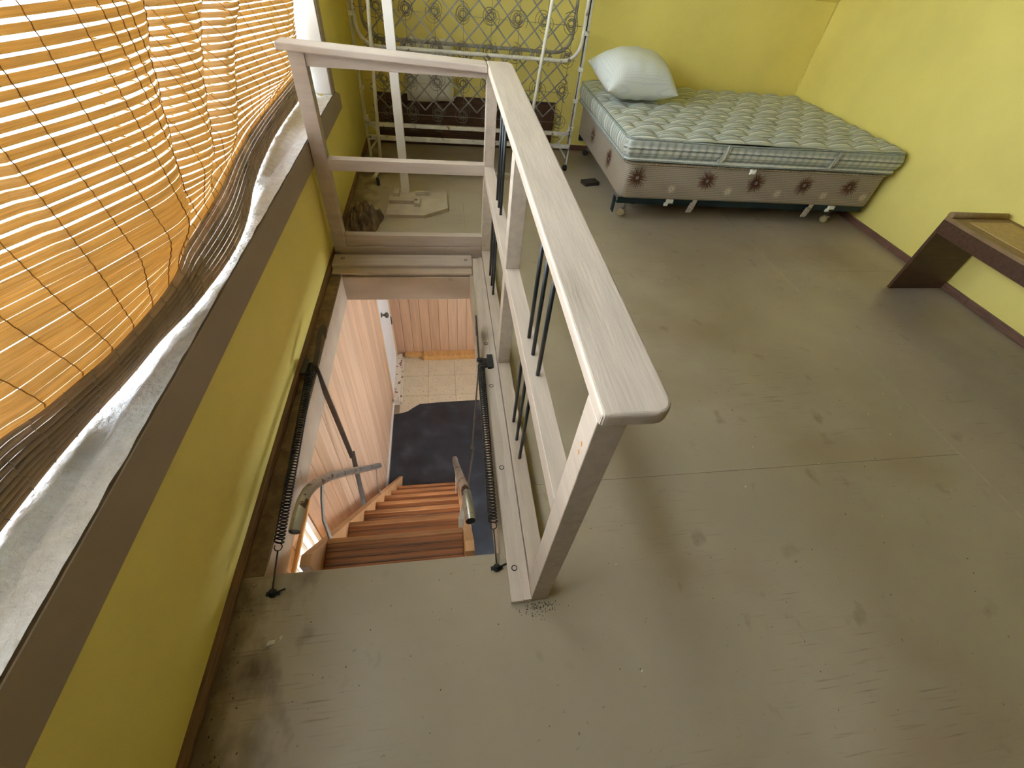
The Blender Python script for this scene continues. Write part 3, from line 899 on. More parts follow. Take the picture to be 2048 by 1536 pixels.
for sx in (-1, 1):
    if sx < 0:
        s0, s1, an, pv, kn, le = (-.566, .640, .032), (-.612, 1.415, .034), (-.558, .492, .012), (-.598, 1.455, .045), (-.545, 1.385, -.60), (-.510, 1.225, -.93)
        hookp = (-.600, 1.70, .055); bx = -.640
    else:
        s0, s1, an, pv, kn, le = (.134, .650, .032), (.152, 1.425, .034), (.134, .502, .012), (.145, 1.455, .045), (.118, 1.40, -.60), (.072, 1.235, -.93)
        hookp = (.146, 1.72, .055); bx = .190
    sp = MB().tube(helix(s0, s1, .0150, 62, .0019), .0030, n=4)
    so = sp.build('spring', 'black', st)
    # hook: open loop plus drawn rod
    s0v, anv = Vector(s0), Vector(an)
    d = (anv - s0v).normalized(); side = Vector((1, 0, 0))
    c = s0v + d * .014
    lp = [c + (-d * math.cos(a) + side * math.sin(a)) * .012 for a in [math.radians(t) for t in range(0, 301, 25)]]
    MB().tube(lp, .0019, n=5).build('hook', 'black', so)
    MB().tube([c + d * .010, c + d * .05, anv], .0028, n=6).build('anchor_rod', 'darksteel', so)
    aw = MB(); aw.lathe([(.013, -.012), (.013, -.004), (.008, -.002), (.008, .010), (.004, .012)], an, (0, 0, 1), 10)
    aw.box(an[0] - .020, an[0] + .020, an[1] - .006, an[1] + .006, .0, .006, .001)
    aw.tube([(an[0] - .004, an[1] - .004, .008), (an[0] + .034 , an[1] + .010, .006)], .003, n=6)
    aw.build('anchor_bolt', 'black', so)
    bk = MB(); lo, hi = sorted((bx, pv[0] + sx * .004))
    bk.box(lo, hi, pv[1] - .030, pv[1] + .028, .001, .030, .003)
    lo, hi = (bx - .014, bx + .010) if sx < 0 else (bx - .006, bx + .022)
    bk.box(lo, hi, pv[1] - .040, pv[1] + .050, .018, .034, .003) 
    bk.tube([(pv[0] - .012, pv[1], .045), (pv[0] + .014, pv[1], .045)], .010, n=10)
    bk.build('pivot_bracket', 'black', st)
    am = MB()
    am.tube([pv, tuple(lerp(pv[i], kn[i], .5) for i in range(3)), kn], 0, flat=(.008, .024) if sx < 0 else (.022, .006))
    am.tube([(kn[0] + .006, kn[1] + .010, kn[2] + .03), (kn[0] + .006, kn[1], kn[2] - .02), le], 0, flat=(.008, .024) if sx < 0 else (.022, .006))
    am.lathe([(.011, -.010), (.011, .010)], kn, (1, 0, 0), 10)
    am.lathe([(.011, -.012), (.011, .008)], le, (1, 0, 0), 10)
    ao = am.build('folding_arm', 'darksteel', st)
    # hooked lever plate above the pivot
    ly, lz = pv[1], pv[2]
    lever = [(ly - .025, lz - .012), (ly + .02, lz + .0), (ly + .10, lz + .028), (ly + .16, lz + .055), (ly + .205, lz + .075), (ly + .245, lz + .075), (ly + .262, lz + .055), (ly + .255, lz + .030),
             (ly + .220, lz + .012), (ly + .175, lz + .000), (ly + .172, lz + .012), (ly + .215, lz + .030), (ly + .225, lz + .044), (ly + .20, lz + .045), (ly + .15, lz + .022), (ly + .06, lz - .018), (ly + .0, lz - .03)]
    if sx > 0:
        MB().prism(lever, 'x', pv[0] - .004, pv[0] + .004).build('lever_plate', 'darksteel', st)
    else:
        flat_ = [(-.010, -.02), (-.013, .10), (-.018, .17), (-.016, .215), (-.002, .238), (.014, .230), (.023, .20), (.026, .150), (.019, .138), (.014, .165), (.009, .178), (.004, .175), (.004, .15), (.009, .10), (.012, .05), (.011, -.02)]
        lv = MB().prism([(pv[0] + .008 + p[0], pv[1] + p[1]) for p in flat_], 'z', .052, .060, bev=.001, seg=1)
        lv.shear_z(lambda c: .10 * (c.y - 1.45)).build('lever_plate', 'darksteel', st)

# ================================================================== RAILING
RX0, RX1 = 0.232, 0.286
ra = thing('stair_railing', (RX0, 1.4, 0), 'greige painted wooden guard rail around the stair hatch with black spindles', 'railing')
def capz(y): return 0.922 + 0.0285 * (y - 0.39)
# posts
for y0, y1, zt in ((0.392, 0.452, None), (1.43, 1.492, None), (2.443, 2.505, None)):
    p = MB(); top = capz(y0) + .004
    p.box(RX0, RX1, y0, y1, 0.0, top, .002)
    po = p.build('post', 'greige', ra)
    if y0 < .5:
        MB().lathe([(.008, 0), (.007, .0012), (.003, .0013)], (0.262, y0 - .0002, 0.30), (0, -1, 0), 12).build('screw_hole', 'dirty', po)
        for zz in (.80, .825): MB().prism([(y0 + .022, zz), (y0 + .029, zz + .003), (y0 + .027, zz + .010), (y0 + .021, zz + .007)], 'x', RX0 - .0006, RX0 + .001).build('paint_fleck', 'orangechip', po)
p = MB(); p.box(-0.655, -0.585, 2.443, 2.505, 0.0, 1.012, .002)
p.build('post', 'greigex', ra)
# side rails
for a, b_ in ((0.452, 1.43), (1.492, 2.443)):
    MB().box(RX0, RX1, a, b_, 0.498, 0.555, .002).build('mid_rail', 'greige', ra)
MB().box(RX0 + .001, RX1 + .002, 0.452, 1.43, 0.0, 0.048, .002).build('bottom_rail', 'greige', ra)
MB().box(RX0 + .001, RX1 + .002, 1.492, 2.443, 0.0, 0.048, .002).build('bottom_rail', 'greige', ra)
# far rails
fz = MB(); fz.box(-0.585, RX0, 2.450, 2.49, 0.953, 1.010, .002); fz.build('top_rail', 'greigex', ra)
fz = MB(); fz.box(-0.585, RX0, 2.443, 2.497, 0.505, 0.561, .002); fz.build('mid_rail', 'greigex', ra)
fz = MB(); fz.box(-0.585, RX0, 2.446, 2.49, 0.072, 0.142, .002); fz.box(-0.585, RX0 - .002, 2.440, 2.49, 0.0, 0.070, .003); fz.build('bottom_rail', 'greigex', ra)
# caps: rounded board, near corner rounded
outl = [(RX0, 2.52), (RX0, 0.392)] + [(RX0 + .008 - .008 * math.cos(a), .384 + .008 - .008 * math.sin(a)) for a in (0.5, 1.1)] + [(RX0 + .01, .383)]
outl += [(0.357 - .032 + .032 * math.sin(a), 0.383 + .032 - .032 * math.cos(a)) for a in [math.pi / 2 * i / 5 for i in range(6)]] + [(0.357, 2.48), (0.340, 2.52)]
cp = MB().prism(outl, 'z', 0.0, 0.030, bev=.006, seg=3).shear_z(lambda c: capz(c.y))
cp.build('rail_cap', 'greige', ra)
cp = MB().box(-0.690, RX0 - .001, 2.405, 2.52, 0.0, 0.030, .006, 3).shear_z(lambda c: 1.012 - .030 * (c.x + .69) / .92)
cp.build('rail_cap', 'greigex', ra)
# spindles in groups of three
for ys, z0, z1 in (((1.024, .944, .855), .548, None), ((2.034, 1.954, 1.880), .548, None), ((1.075, .982, .894), .042, .503), ((2.168, 2.065, 1.977), .042, .503)):
    for y in ys:
        MB().tube([(0.261, y, z0), (0.261, y, z1 if z1 else capz(y) + .004)], .0062, n=10).build('spindle', 'blackpaint', ra)

# ================================================================== BAMBOO BLIND
XB = [(-.6, -.80), (.3, -.792), (.5, -.785), (.65, -.77), (.79, -.745), (.92, -.73), (1.04, -.705), (1.17, -.690), (1.31, -.682), (1.47, -.688), (1.65, -.712), (1.84, -.749), (2.1, -.784), (2.5, -.813), (3.3, -.823)]
XU = [(-.6, -.79), (.35, -.80), (.526, -.766), (.584, -.735), (.662, -.709), (.738, -.688), (.93, -.670), (1.05, -.678), (1.183, -.708), (1.539, -.735), (1.8, -.765), (2.13, -.790), (2.9, -.803), (3.3, -.805)]
XFOLD = [(-.6, -.74), (-.35, -.70), (-.2, -.78), (0, -.84), (.25, -.875), (.45, -.85), (.62, -.775), (.8, -.685), (.95, -.62), (1.03, -.60), (1.10, -.615), (1.15, -.70), (1.19, -.79), (1.24, -.82), (1.31, -.725), (1.38, -.682), (1.43, -.67),
         (1.48, -.70), (1.52, -.79), (1.57, -.83), (1.63, -.80), (1.71, -.71), (1.76, -.695), (1.81, -.725), (1.86, -.81), (1.93, -.845), (2.1, -.81), (2.35, -.74), (2.5, -.695), (2.6, -.70), (2.7, -.76), (3.3, -.80)]


def fold_x(y, z):
    k = min(1.5, max(0, .27 + .9 * (y - 1.02))) if y > .8 else .2 * max(0, y) / .8
    return interp(XFOLD, y - k * max(0, min(.5, z - .9)))


def blind_x(y, z):
    if z < .80:
        return lerp(interp(XB, y), interp(XU, y), max(0, (z - .66) / .14))
    t = sstep(.78, .93, z)
    x = lerp(interp(XU, y), fold_x(y, z), t)
    x += 0.010 * noise.noise(Vector((y * 3.1, z * 4.0, 1.7))) * t
    if z > 1.35:
        x = lerp(x, -.85, 0.7 * sstep(1.35, 1.9, z))
    return x


bn = thing('bamboo_blind', (-.8, 1.3, .655), 'translucent yellow bamboo slat blind sagging in folds against the window', 'blind')
Y0B, Y1B = 0.02, 3.24
ys = []
y = Y0B
while y < Y1B:
    ys.append(y)
    s = abs(interp(XFOLD, y + .01) - interp(XFOLD, y - .01)) / .02
    y += 0.024 / (1 + 0.5 * s)
ys.append(Y1B)
pitch_s = 0.0182
ZBT = 1.46
z = 0.789
row = 0
while z < ZBT:
    m = MB()
    rings = []
    lowf = 1 - sstep(.90, 1.08, z)
    ph = RND.uniform(0, 50)
    half0 = pitch_s * RND.uniform(.355, .395)
    for y in ys:
        gapn = noise.noise(Vector((y * 2.3, z * 9, 5.0)))
        cov = half0 + pitch_s * (.14 * lowf * (1 - .7 * sstep(1.05, 1.3, y)) + .06 * gapn)
        cov = min(cov, pitch_s * .478)
        zz = z + .0013 * noise.noise(Vector((y * 2.1 + ph, row * 3.3, 0))) + .0035 * noise.noise(Vector((y * 1.3, row * .15, 9)))
        x = blind_x(y, zz) + .0012 * noise.noise(Vector((y * 5, row * 2.1, 4)))
        dx = (blind_x(y, zz + cov) - blind_x(y, zz - cov)) / 2
        th = .0008
        rings.append([Vector((x - dx - th, y, zz - cov)), Vector((x - dx + th, y, zz - cov)), Vector((x + th * 4.0, y, zz)), Vector((x + dx + th, y, zz + cov)), Vector((x + dx - th, y, zz + cov))])
    V = [[m.bm.verts.new(p) for p in r] for r in rings]
    for A, B in zip(V, V[1:]):
        for j in range(5):
            f = m.bm.faces.new((A[j], A[(j + 1) % 5], B[(j + 1) % 5], B[j]))
    m.bm.faces.new(V[0]); m.bm.faces.new(V[-1][::-1])
    m.build('slat', 'slat', bn, recalc=True)
    z += pitch_s
    row += 1
# top batten and hanging strings up to the window head
pts = [(blind_x(y, z) , y, z + .004) for y in ys[::3]]
MB().tube(pts, .009, n=8).build('top_batten', 'reed', bn)
for yc in (.25, 1.25, 2.25, 3.1):
    MB().tube([(blind_x(yc, z), yc, z), (-.80, yc, WZ1 - .014)], .0015, n=4).build('hanging_string', 'cord', bn)
# warp cords, following the sheet at equal lengths of slat
acc, yp = 0.0, Y0B
cy_ = []
yy = Y0B
while yy < Y1B:
    x1, x2 = interp(XFOLD, yy), interp(XFOLD, yy + .005)
    acc += math.hypot(.005, x2 - x1)
    if acc > .082:
        cy_.append(yy); acc = 0
    yy += .005
for yc in cy_:
    pts = []
    k = 0
    zz = .785
    while zz < ZBT:
        yj = yc + .003 * math.sin(zz * 9 + yc * 20)
        pts.append((blind_x(yj, zz) + .0034 + (.0012 if k % 2 else -.0008), yj, zz))
        zz += pitch_s / 2; k += 1
    MB().tube(pts, .0013, n=4).build('cord', 'cord', bn)
# brown reeds woven into the bottom band
nre, rp_ = 9, .0142
for lay in (0, 1):
    for i in range(nre):
        zc = .6635 + i * rp_ - .001 * lay
        ph = RND.uniform(0, 40)
        pts = []
        yy = Y0B + RND.uniform(-.02, .02)
        ye = Y1B + RND.uniform(-.03, .0)
        while yy < ye:
            zz = zc + .0009 * noise.noise(Vector((yy * 3 + ph, i, 0)))
            pts.append((blind_x(yy, zc) + .0015 * noise.noise(Vector((yy * 2 + ph, 1, 3))) + .008 * math.sin(math.pi * i / (nre - 1)) - .0085 * lay, yy, zz))
            yy += .035
        MB().tube(pts, .0058 + RND.uniform(-.0005, .0005), n=8).build('reed', 'reed', bn)
for yc in [Y0B + .05 + .062 * k for k in range(51)]:
    pts = []
    for i in range(-1, nre * 2):
        zz = .6635 + i * rp_ / 2
        ib = max(0, min(nre - 1, i / 2))
        pts.append((blind_x(yc, zz) + .008 * math.sin(math.pi * ib / (nre - 1)) + (.0070 if i % 2 == 0 else .0030), yc + .004 * math.sin(i * .9 + yc * 9), zz))
    MB().tube(pts, .0009, n=4).build('twine', 'twine', bn)

# ================================================================== BED
BR = Matrix.Translation((1.24, 2.985, 0)) @ Matrix.Rotation(math.radians(-1.3), 4, 'Z')
BL, BD = 2.145, 1.485      # length along the back wall, depth


def rrect(x0, x1, y0, y1, r, n=6):
    pts = []
    for cx, cyy, a0 in ((x1 - r, y1 - r, 0), (x0 + r, y1 - r, 90), (x0 + r, y0 + r, 180), (x1 - r, y0 + r, 270)):
        for i in range(n + 1):
            a = math.radians(a0 + 90 * i / n)
            pts.append((cx + r * math.cos(a), cyy + r * math.sin(a)))
    return pts


def resample(pts, step):
    out = []
    k = len(pts)
    for i in range(k):
        a, b = Vector(pts[i]), Vector(pts[(i + 1) % k])
        m = max(1, int((b - a).length / step))
        for j in range(m):
            out.append(tuple(a.lerp(b, j / m)))
    return out


# steel frame
bf = thing('bed_frame', (2.3, 3.7, 0), 'low blue-green steel bed frame on casters under the box spring', 'bed frame')
for ya, yb, yc in ((.045, .050, .085), (BD - .055, BD - .060, BD - .09)):
    f = MB()
    f.prism([(ya, .120), (yc, .120), (yc, .125), (yb, .125), (yb, .165), (ya, .165)], 'x', .05, BL - .03)
    f.xf(BR).build('side_rail', 'bluesteel', bf)
f = MB()
for x in (.16, 1.86): f.box(x, x + .04, .05, BD - .06, .115, .121)
f.xf(BR).build('cross_bar', 'bluesteel', bf)
f = MB(); f.box(.026, .034, .032, .085, .055, .165, .001); f.box(.022, .027, .045, .060, .07, .155)
f.xf(BR).build('headboard_plate', 'bluesteel', bf)
for x, y_, m_ in ((.125, .10, 'yellowwheel'), (1.885, .10, 'yellowwheel'), (.125, BD - .12, 'black'), (1.885, BD - .12, 'black')):
    c = MB(); c.tube([(x + .02, y_, .055), (x + .02, y_, .125)], .009, n=8)
    c.box(x - .002, x + .034, y_ - .016, y_ + .016, .044, .060, .003)
    co = c.xf(BR).build('caster_fork', 'duststeel', bf)
    wv = MB().lathe([(.012, -.015), (.026, -.014), (.028, -.006), (.028, .006), (.026, .014), (.012, .015)], (x, y_, .0285), (.5, 1, 0), 18)
    wv.xf(BR).build('caster_wheel', m_, co)
for x in (.43, 1.80):
    c = MB(); c.box(x, x + .055, .030, .046, .137, .1645, .003); c.box(x - .01, x + .022, .034, .046, .115, .138, .002)
    c.xf(BR).build('rail_clip', 'plasticwhite', bf)

# box spring
bs = thing('box_spring', (2.3, 3.7, .165), 'beige box spring with starburst embroidery resting on the steel frame', 'box spring')
bx_ = MB()
pts = resample(rrect(.045, BL - .01, .028, BD, .055), .12)
prof = [(.012, .166), (.003, .172), (.0, .185), (.0, .405), (.004, .418), (.014, .424)]
rings = []
for ins, zz in prof:
    rg = []
    for (px, py) in pts:
        cxm, cym = (BL + .035) / 2, (BD + .028) / 2
        wob = .004 * noise.noise(Vector((px * 3, py * 3, zz * 5)))
        rg.append((lerp(px, cxm, ins / 1.0) + wob, lerp(py, cym, ins / .75) + wob, zz + .003 * noise.noise(Vector((px * 2, py * 2, 7)))))
    rings.append(rg)
V = [[bx_.bm.verts.new(p) for p in r] for r in rings]
for A, B in zip(V, V[1:]):
    for j in range(len(A)):
        q = bx_.bm.faces.new((A[j], A[(j + 1) % len(A)], B[(j + 1) % len(A)], B[j])); q.smooth = True
bx_.bm.faces.new(V[0][::-1]); bx_.bm.faces.new(V[-1])
bso = bx_.xf(BR).build('fabric_cover', 'boxspring', bs)
e = MB().tube([(p[0] - (.002 if p[0] < 1 else -.002), p[1] - (.003 if p[1] < .7 else -.003), .410) for p in pts], .009, n=6, closed=True)
e.xf(BR).build('edge_braid', 'speckle', bs)


def starburst(cx, cz, r, n, side, matn, par):
    m = MB()
    for i in range(n):
        a = 2 * math.pi * i / n + RND.uniform(-.08, .08)
        L = r * RND.uniform(.72, 1.08)
        wv = r * .055
        ca, sa = math.cos(a), math.sin(a)
        p = [(ca * r * .16 - sa * wv, sa * r * .16 + ca * wv), (ca * r * .16 + sa * wv, sa * r * .16 - ca * wv), (ca * L + sa * wv * .3, sa * L - ca * wv * .3), (ca * L - sa * wv * .3, sa * L + ca * wv * .3)]
        if side == 'front':
            vs = [m.bm.verts.new((cx + q[0], .0245 - .0014 * (1), cz + q[1])) for q in p]
        else:
            vs = [m.bm.verts.new((.0405, cx + q[0], cz + q[1])) for q in p]
        m.bm.faces.new(vs)
    m.xf(BR).build('embroidered_star', matn, par)


for x in (.665, 1.055, 1.455):
    starburst(x + .02, .315, .078, 30, 'front', 'motif_brown', bs)
starburst(.145, .315, .078, 30, 'front', 'motif_brown', bs)
starburst(1.86, .315, .078, 30, 'front', 'motif_brown', bs)
for x in (.43, .88, 1.29, 1.68, 2.03):
    starburst(x, .245, .040, 20, 'front', 'motif_pale', bs)
starburst(.42, .30, .075, 30, 'end', 'motif_brown', bs); starburst(.95, .30, .075, 30, 'end', 'motif_brown', bs)
for x in (.62, 1.60):
    h_ = MB()
    h_.prism([(.026, .175), (.022, .175), (.008, .115), (.006, .088), (.012, .080), (.020, .083), (.034, .150), (.030, .152), (.018, .092), (.012, .090), (.012, .112)], 'x', x, x + .036)
    for v in h_.bm.verts: v.co.x += (v.co.z - .13) * .35
    h_.xf(BR).build('carry_handle', 'speckle', bs)

# mattress
mt = thing('mattress', (2.3, 3.7, .42), 'tufted green-grey striped mattress lying on the box spring', 'mattress')
top = MB()
NX, NY = 150, 104
def mtop(px, py):
    u, v = px / BL, py / BD
    e = min(px, BL - px, py, BD - py)
    edge = 1 - math.exp(-max(0, e) / .035)
    # staggered tufts
    gx, gy = px / .215, py / .165
    r = math.floor(gy)
    sx_ = gx + (.5 if int(r) % 2 else 0)
    fx, fy = sx_ - math.floor(sx_) - .5, gy - r - .5
    b = (math.cos(math.pi * fx) ** .7) * (math.cos(math.pi * fy) ** .6) if abs(fx) < .5 and abs(fy) < .5 else 0
    sag = -.012 * math.sin(math.pi * u) * math.sin(math.pi * v)
    return .572 + edge * (.006 + .034 * b) + sag + .004 * noise.noise(Vector((px * 4, py * 4, 0)))
G_ = [[(px, py, mtop(px, py)) for px in [lerp(.006, BL - .006, i / NX) for i in range(NX + 1)]] for py in [lerp(.006, BD - .006, j / NY) for j in range(NY + 1)]]
top.grid(G_)
top.xf(BR).build('tufted_top', 'mattress', mt, uvfn=lambda f, c: (c.y, c.x))
bd = MB()
pts = resample(rrect(0, BL, 0, BD, .05), .0145)
prof = [(.010, .430), (.000, .437), (-.001, .452), (.006, .460), (-.002, .472), (-.010, .505), (-.010, .530), (-.003, .555), (.002, .566), (.006, .572)]
V = []
for zi, (ins, zz) in enumerate(prof):
    rg = []
    for k, (px, py) in enumerate(pts):
        cxm, cym = BL / 2, BD / 2
        nx_, ny_ = (px - cxm) / (BL / 2), (py - cym) / (BD / 2)
        pl = .0035 * math.sin(k * 2 * math.pi / 4) * (1 if 2 < zi < 8 else .4)
        dx = (-1 if px < .05 else (1 if px > BL - .05 else 0)); dy = (-1 if py < .05 else (1 if py > BD - .05 else 0))
        o_ = -ins + pl
        wz = .006 * math.sin(px * 4.3 + 1) - .010 * math.sin(math.pi * px / BL) * (1 if zz > .5 else .3)
        rg.append(bd.bm.verts.new((px + dx * o_, py + dy * o_, zz + wz * .6)))
    V.append(rg)
K = len(pts)
for A, B in zip(V, V[1:]):
    for j in range(K):
        q = bd.bm.faces.new((A[j], A[(j + 1) % K], B[(j + 1) % K], B[j])); q.smooth = True
bd.bm.faces.new(V[0][::-1])
def muv(f, c):
    n_ = f.normal
    if abs(n_.x) > .8: return (c.y, 0)
    return (c.z * .62 + .003, 0)
bd.xf(BR); bd.bm.normal_update()
bd.build('side_border', 'mattress', mt, uvfn=muv)
for zz, ins, rad in ((.570, -.002, .0065), (.437, -.003, .0045)):
    pp = []
    for k, (px, py) in enumerate(pts):
        if k % 2: continue
        dx = (-1 if px < .05 else (1 if px > BL - .05 else 0)); dy = (-1 if py < .05 else (1 if py > BD - .05 else 0))
        wz = .006 * math.sin(px * 4.3 + 1) - .010 * math.sin(math.pi * px / BL) * (1 if zz > .5 else .3)
        pp.append((px - dx * ins, py - dy * ins, zz + wz * .6))
    MB().tube(pp, rad, n=6, closed=True).xf(BR).build('piping', 'piping', mt)
for x in (.70, 1.56):
    MB().tube([(x + .03, -.016, .565), (x + .02, -.018, .52), (x, -.016, .475), (x - .012, -.010, .452)], 0, flat=(.003, .035)).xf(BR).build('strap', 'mattress', mt, uvfn=lambda f, c: (c.x * 1.0, 0))

# tissue between mattress and box spring
ts = MB()
ts.grid([[(2.175 + .012 * i + .006 * math.sin(j * 2.1), 2.930 - .006 * j + .003 * math.sin(i * 3), .428 - .009 * j - .004 * math.cos(i * 2.4)) for i in range(5)] for j in range(4)])
sol = ts.build('tissue', 'tissue'); sol.modifiers.new('thick', 'SOLIDIFY').thickness = .002
tag(sol, 'small scrap of white tissue caught under the mattress edge', 'tissue')

# pillow
pl = MB()
NU, NV = 44, 34
PW, PD, PT = .62, .46, .29
def pil(u, v, sgn):
    su, sv = math.copysign(abs(u) ** 1.0, u), v
    th = max(0, (1 - abs(u) ** 2.6)) ** .55 * max(0, (1 - abs(v) ** 2.6)) ** .55
    pin = 1 - .10 * (1 - abs(v) ** 2) * abs(u) ** 4
    pin2 = 1 - .10 * (1 - abs(u) ** 2) * abs(v) ** 4
    wr = .006 * noise.noise(Vector((u * 4, v * 3, sgn * 2))) + .004 * math.sin(u * 15 + 2 * v) * abs(v)
    return Vector((u * PW / 2 * pin, v * PD / 2 * pin2, sgn * (PT * th * .5 * (1.25 if sgn > 0 else .75)) + wr * th))
for sgn in (1, -1):
    rows = []
    for i in range(NV + 1):
        v = math.sin((i / NV - .5) * math.pi)
        r_ = []
        for j in range(NU + 1):
            u = math.sin((j / NU - .5) * math.pi)
            r_.append(pil(u, v, sgn))
        rows.append(r_ if sgn > 0 else r_[::-1])
    pl.grid(rows)
bmesh.ops.remove_doubles(pl.bm, verts=pl.bm.verts[:], dist=.0005)
PMAT = Matrix.Translation((1.525, 3.90, .730)) @ Matrix.Rotation(math.radians(9), 4, 'Z') @ Matrix.Rotation(math.radians(13), 4, 'X') @ Matrix.Rotation(math.radians(2), 4, 'Y')
uvd = {}
def puv(f, c): return (c.x * 1.0 / PW, c.y / PD)
pil_o = pl.build('pillow', 'pillow', None, uvfn=puv)
pil_o.matrix_world = PMAT
tag(pil_o, 'plump white checked pillow propped at the head of the striped mattress', 'pillow')

# wooden plank under the bed
pk = MB().box(-.55, .55, -.04, .04, 0, .022, .003).xf(Matrix.Translation((2.30, 3.36, 0)) @ Matrix.Rotation(math.radians(-4), 4, 'Z'))
tag(pk.build('wooden_plank', 'redwood'), 'reddish brown plank lying on the floor under the bed', 'plank')
pk = MB().box(-.07, .07, -.045, .045, 0, .03, .004).xf(Matrix.Translation((1.27, 3.66, 0)) @ Matrix.Rotation(math.radians(15), 4, 'Z'))
tag(pk.build('wood_block', 'dark'), 'dark wood block on the floor beside the bed corner', 'block')

# ================================================================== BENCH on the right wall
bz = .50
be = thing('low_bench', (3.2, 1.4, 0), 'low dark brown wooden bench with tan top against the yellow wall', 'bench')
MB().box(2.985, XR - .019, 2.090, 2.112, 0, bz - .02, .002).build('end_panel', 'darkwood', be)
MB().box(2.985, XR - .019, .30, .322, 0, bz - .02, .002).build('end_panel', 'darkwood', be)
MB().box(2.985, 3.007, .322, 2.090, bz - .10, bz - .02, .002).build('apron', 'darkwood', be)
tp = MB(); tp.box(2.985, XR - .004, .30, 2.112, bz - .022, bz, .002)
MB().box(3.065, XR - .06, .40, 2.03, bz - .001, bz + .003, .001).build('cork_panel', 'cork', be)
tp.build('bench_top', 'benchtop', be)
MB().tube([(2.990, 2.098, bz + .010), (XR - .030, 2.098, bz + .010)], .019, n=12).build('end_roll', 'benchtop', be)

# ================================================================== FOLDED COT with coil springs
ct = thing('folding_cot', (.28, 4.0, 0), 'upturned folding cot with bare coil springs standing before the yellow knee wall', 'cot')
def utube(y, x0, x1, z0, z1, r, rad, mt_, nm):
    pts = [(x0, y, z1), (x0, y, z0 + r)] + [(x0 + r - r * math.cos(a), y, z0 + r - r * math.sin(a)) for a in [math.pi / 2 * i / 6 for i in range(1, 7)]]
    pts += [(x1 - r + r * math.sin(a), y, z0 + r - r * math.cos(a)) for a in [math.pi / 2 * i / 6 for i in range(0, 7)]] + [(x1, y, z1)]
    MB().tube(pts, rad, n=10).build(nm, mt_, ct)
utube(3.93, -.555, 1.075, .800, 1.34, .13, .0135, 'dustwhite', 'frame_tube')
utube(4.24, -.545, 1.075, .800, 1.34, .13, .012, 'duststeel', 'frame_tube')
for x in (-.585, 1.10):
    lg = MB(); lg.box(x - .004, x + .012, 3.925, 3.955, .055, 1.34, .002); lg.box(x - .004, x - .0005, 3.925, 3.975, .055, 1.34)
    lo = lg.build('leg', 'dustwhite', ct)
    MB().lathe([(.010, -.012), (.024, -.011), (.026, 0), (.024, .011), (.010, .012)], (x, 3.94, .027), (1, .3, 0), 16).build('caster_wheel', 'black', lo)
    MB().tube([(x, 3.94, .03), (x, 3.94, .07)], .008, n=6).build('caster_stem', 'duststeel', lo)
    for zz in (.33, .53, .74, .96, 1.16):
        MB().box(x - .018 if x > 0 else x - .006, x + .016 if x > 0 else x + .028, 3.918, 3.962, zz, zz + .028, .003).build('bracket', 'dustwhite', lo)
    MB().tube([(x + (-.02 if x > 0 else .02), 3.93, .34), (x + (-.10 if x > 0 else .10), 3.93, .22), (x, 3.945, .10)], 0, flat=(.004, .018)).build('brace', 'dustwhite', lo)
# lower angle bars
MB().box(-.585, 1.10, 3.90, 3.93, .195, .225, .003).build('lower_bar', 'dustwhite', ct)
MB().box(-.575, 1.09, 3.93, 3.955, .285, .310, .003).build('lower_bar', 'dustwhite', ct)
MB().box(-.575, 1.09, 4.24, 4.265, .195, .225, .003).build('lower_bar', 'duststeel', ct)
# coil springs (axis towards the room)
def coil_mesh():
    pts = []
    N = 98
    for i in range(N + 1):
        t = i / N
        a = 2 * math.pi * 7 * t
        r = .064 - .044 * math.sin(math.pi * t) ** .7
        pts.append((r * math.cos(a), -.075 + .15 * t, r * math.sin(a)))
    return MB().tube(pts, .0019, n=4)
cm = None
cols = [-.42 + .205 * k for k in range(8)]
rowsz = [.36, .575, .79, 1.0, 1.21]
for zz in rowsz:
    for x in cols:
        loc = (x - ct.location.x, 4.10 - ct.location.y, zz)
        if cm is None:
            cm = coil_mesh().build('coil_spring', 'wire', ct, local=True); cm.location = loc
        else:
            o = piece(cm.data, 'coil_spring', ct, loc); o.rotation_euler = (RND.uniform(-.12, .12), RND.uniform(0, 6), RND.uniform(-.12, .12))
for zz in rowsz:
    MB().tube([(-.555, 4.02, zz), (1.075, 4.02, zz)], .0017, n=4).build('row_wire', 'wirepale', ct)
for x in cols:
    MB().tube([(x, 4.022, .30), (x, 4.022, 1.33)], .0015, n=4).build('column_wire', 'wire', ct)
# diagonal lattice behind
dl = []
k = 0
for s_ in (-1, 1):
    c0 = -2.0
    while c0 < 2.6:
        # x = c0 + s*(z - .35)
        zs = []
        for zz in (.35, 1.33):
            zs.append((c0 + s_ * (zz - .35), zz))
        (xa, za), (xb, zb) = zs
        def clip(xa, za, xb, zb):
            lo, hi = -.545, 1.075
            if max(xa, xb) < lo or min(xa, xb) > hi: return None
            def at(x): return za + (zb - za) * (x - xa) / (xb - xa)
            if xa < lo: za_, xa_ = at(lo), lo
            elif xa > hi: za_, xa_ = at(hi), hi
            else: za_, xa_ = za, xa
            if xb < lo: zb_, xb_ = at(lo), lo
            elif xb > hi: zb_, xb_ = at(hi), hi
            else: zb_, xb_ = zb, xb
            return xa_, za_, xb_, zb_
        q = clip(xa, za, xb, zb)
        if q and math.hypot(q[2] - q[0], q[3] - q[1]) > .1:
            MB().tube([(q[0], 4.195 + .006 * s_, q[1]), (q[2], 4.195 + .006 * s_, q[3])], 0, flat=(.003, .010)).build('lattice_strap', 'duststeel', ct)
        c0 += .145
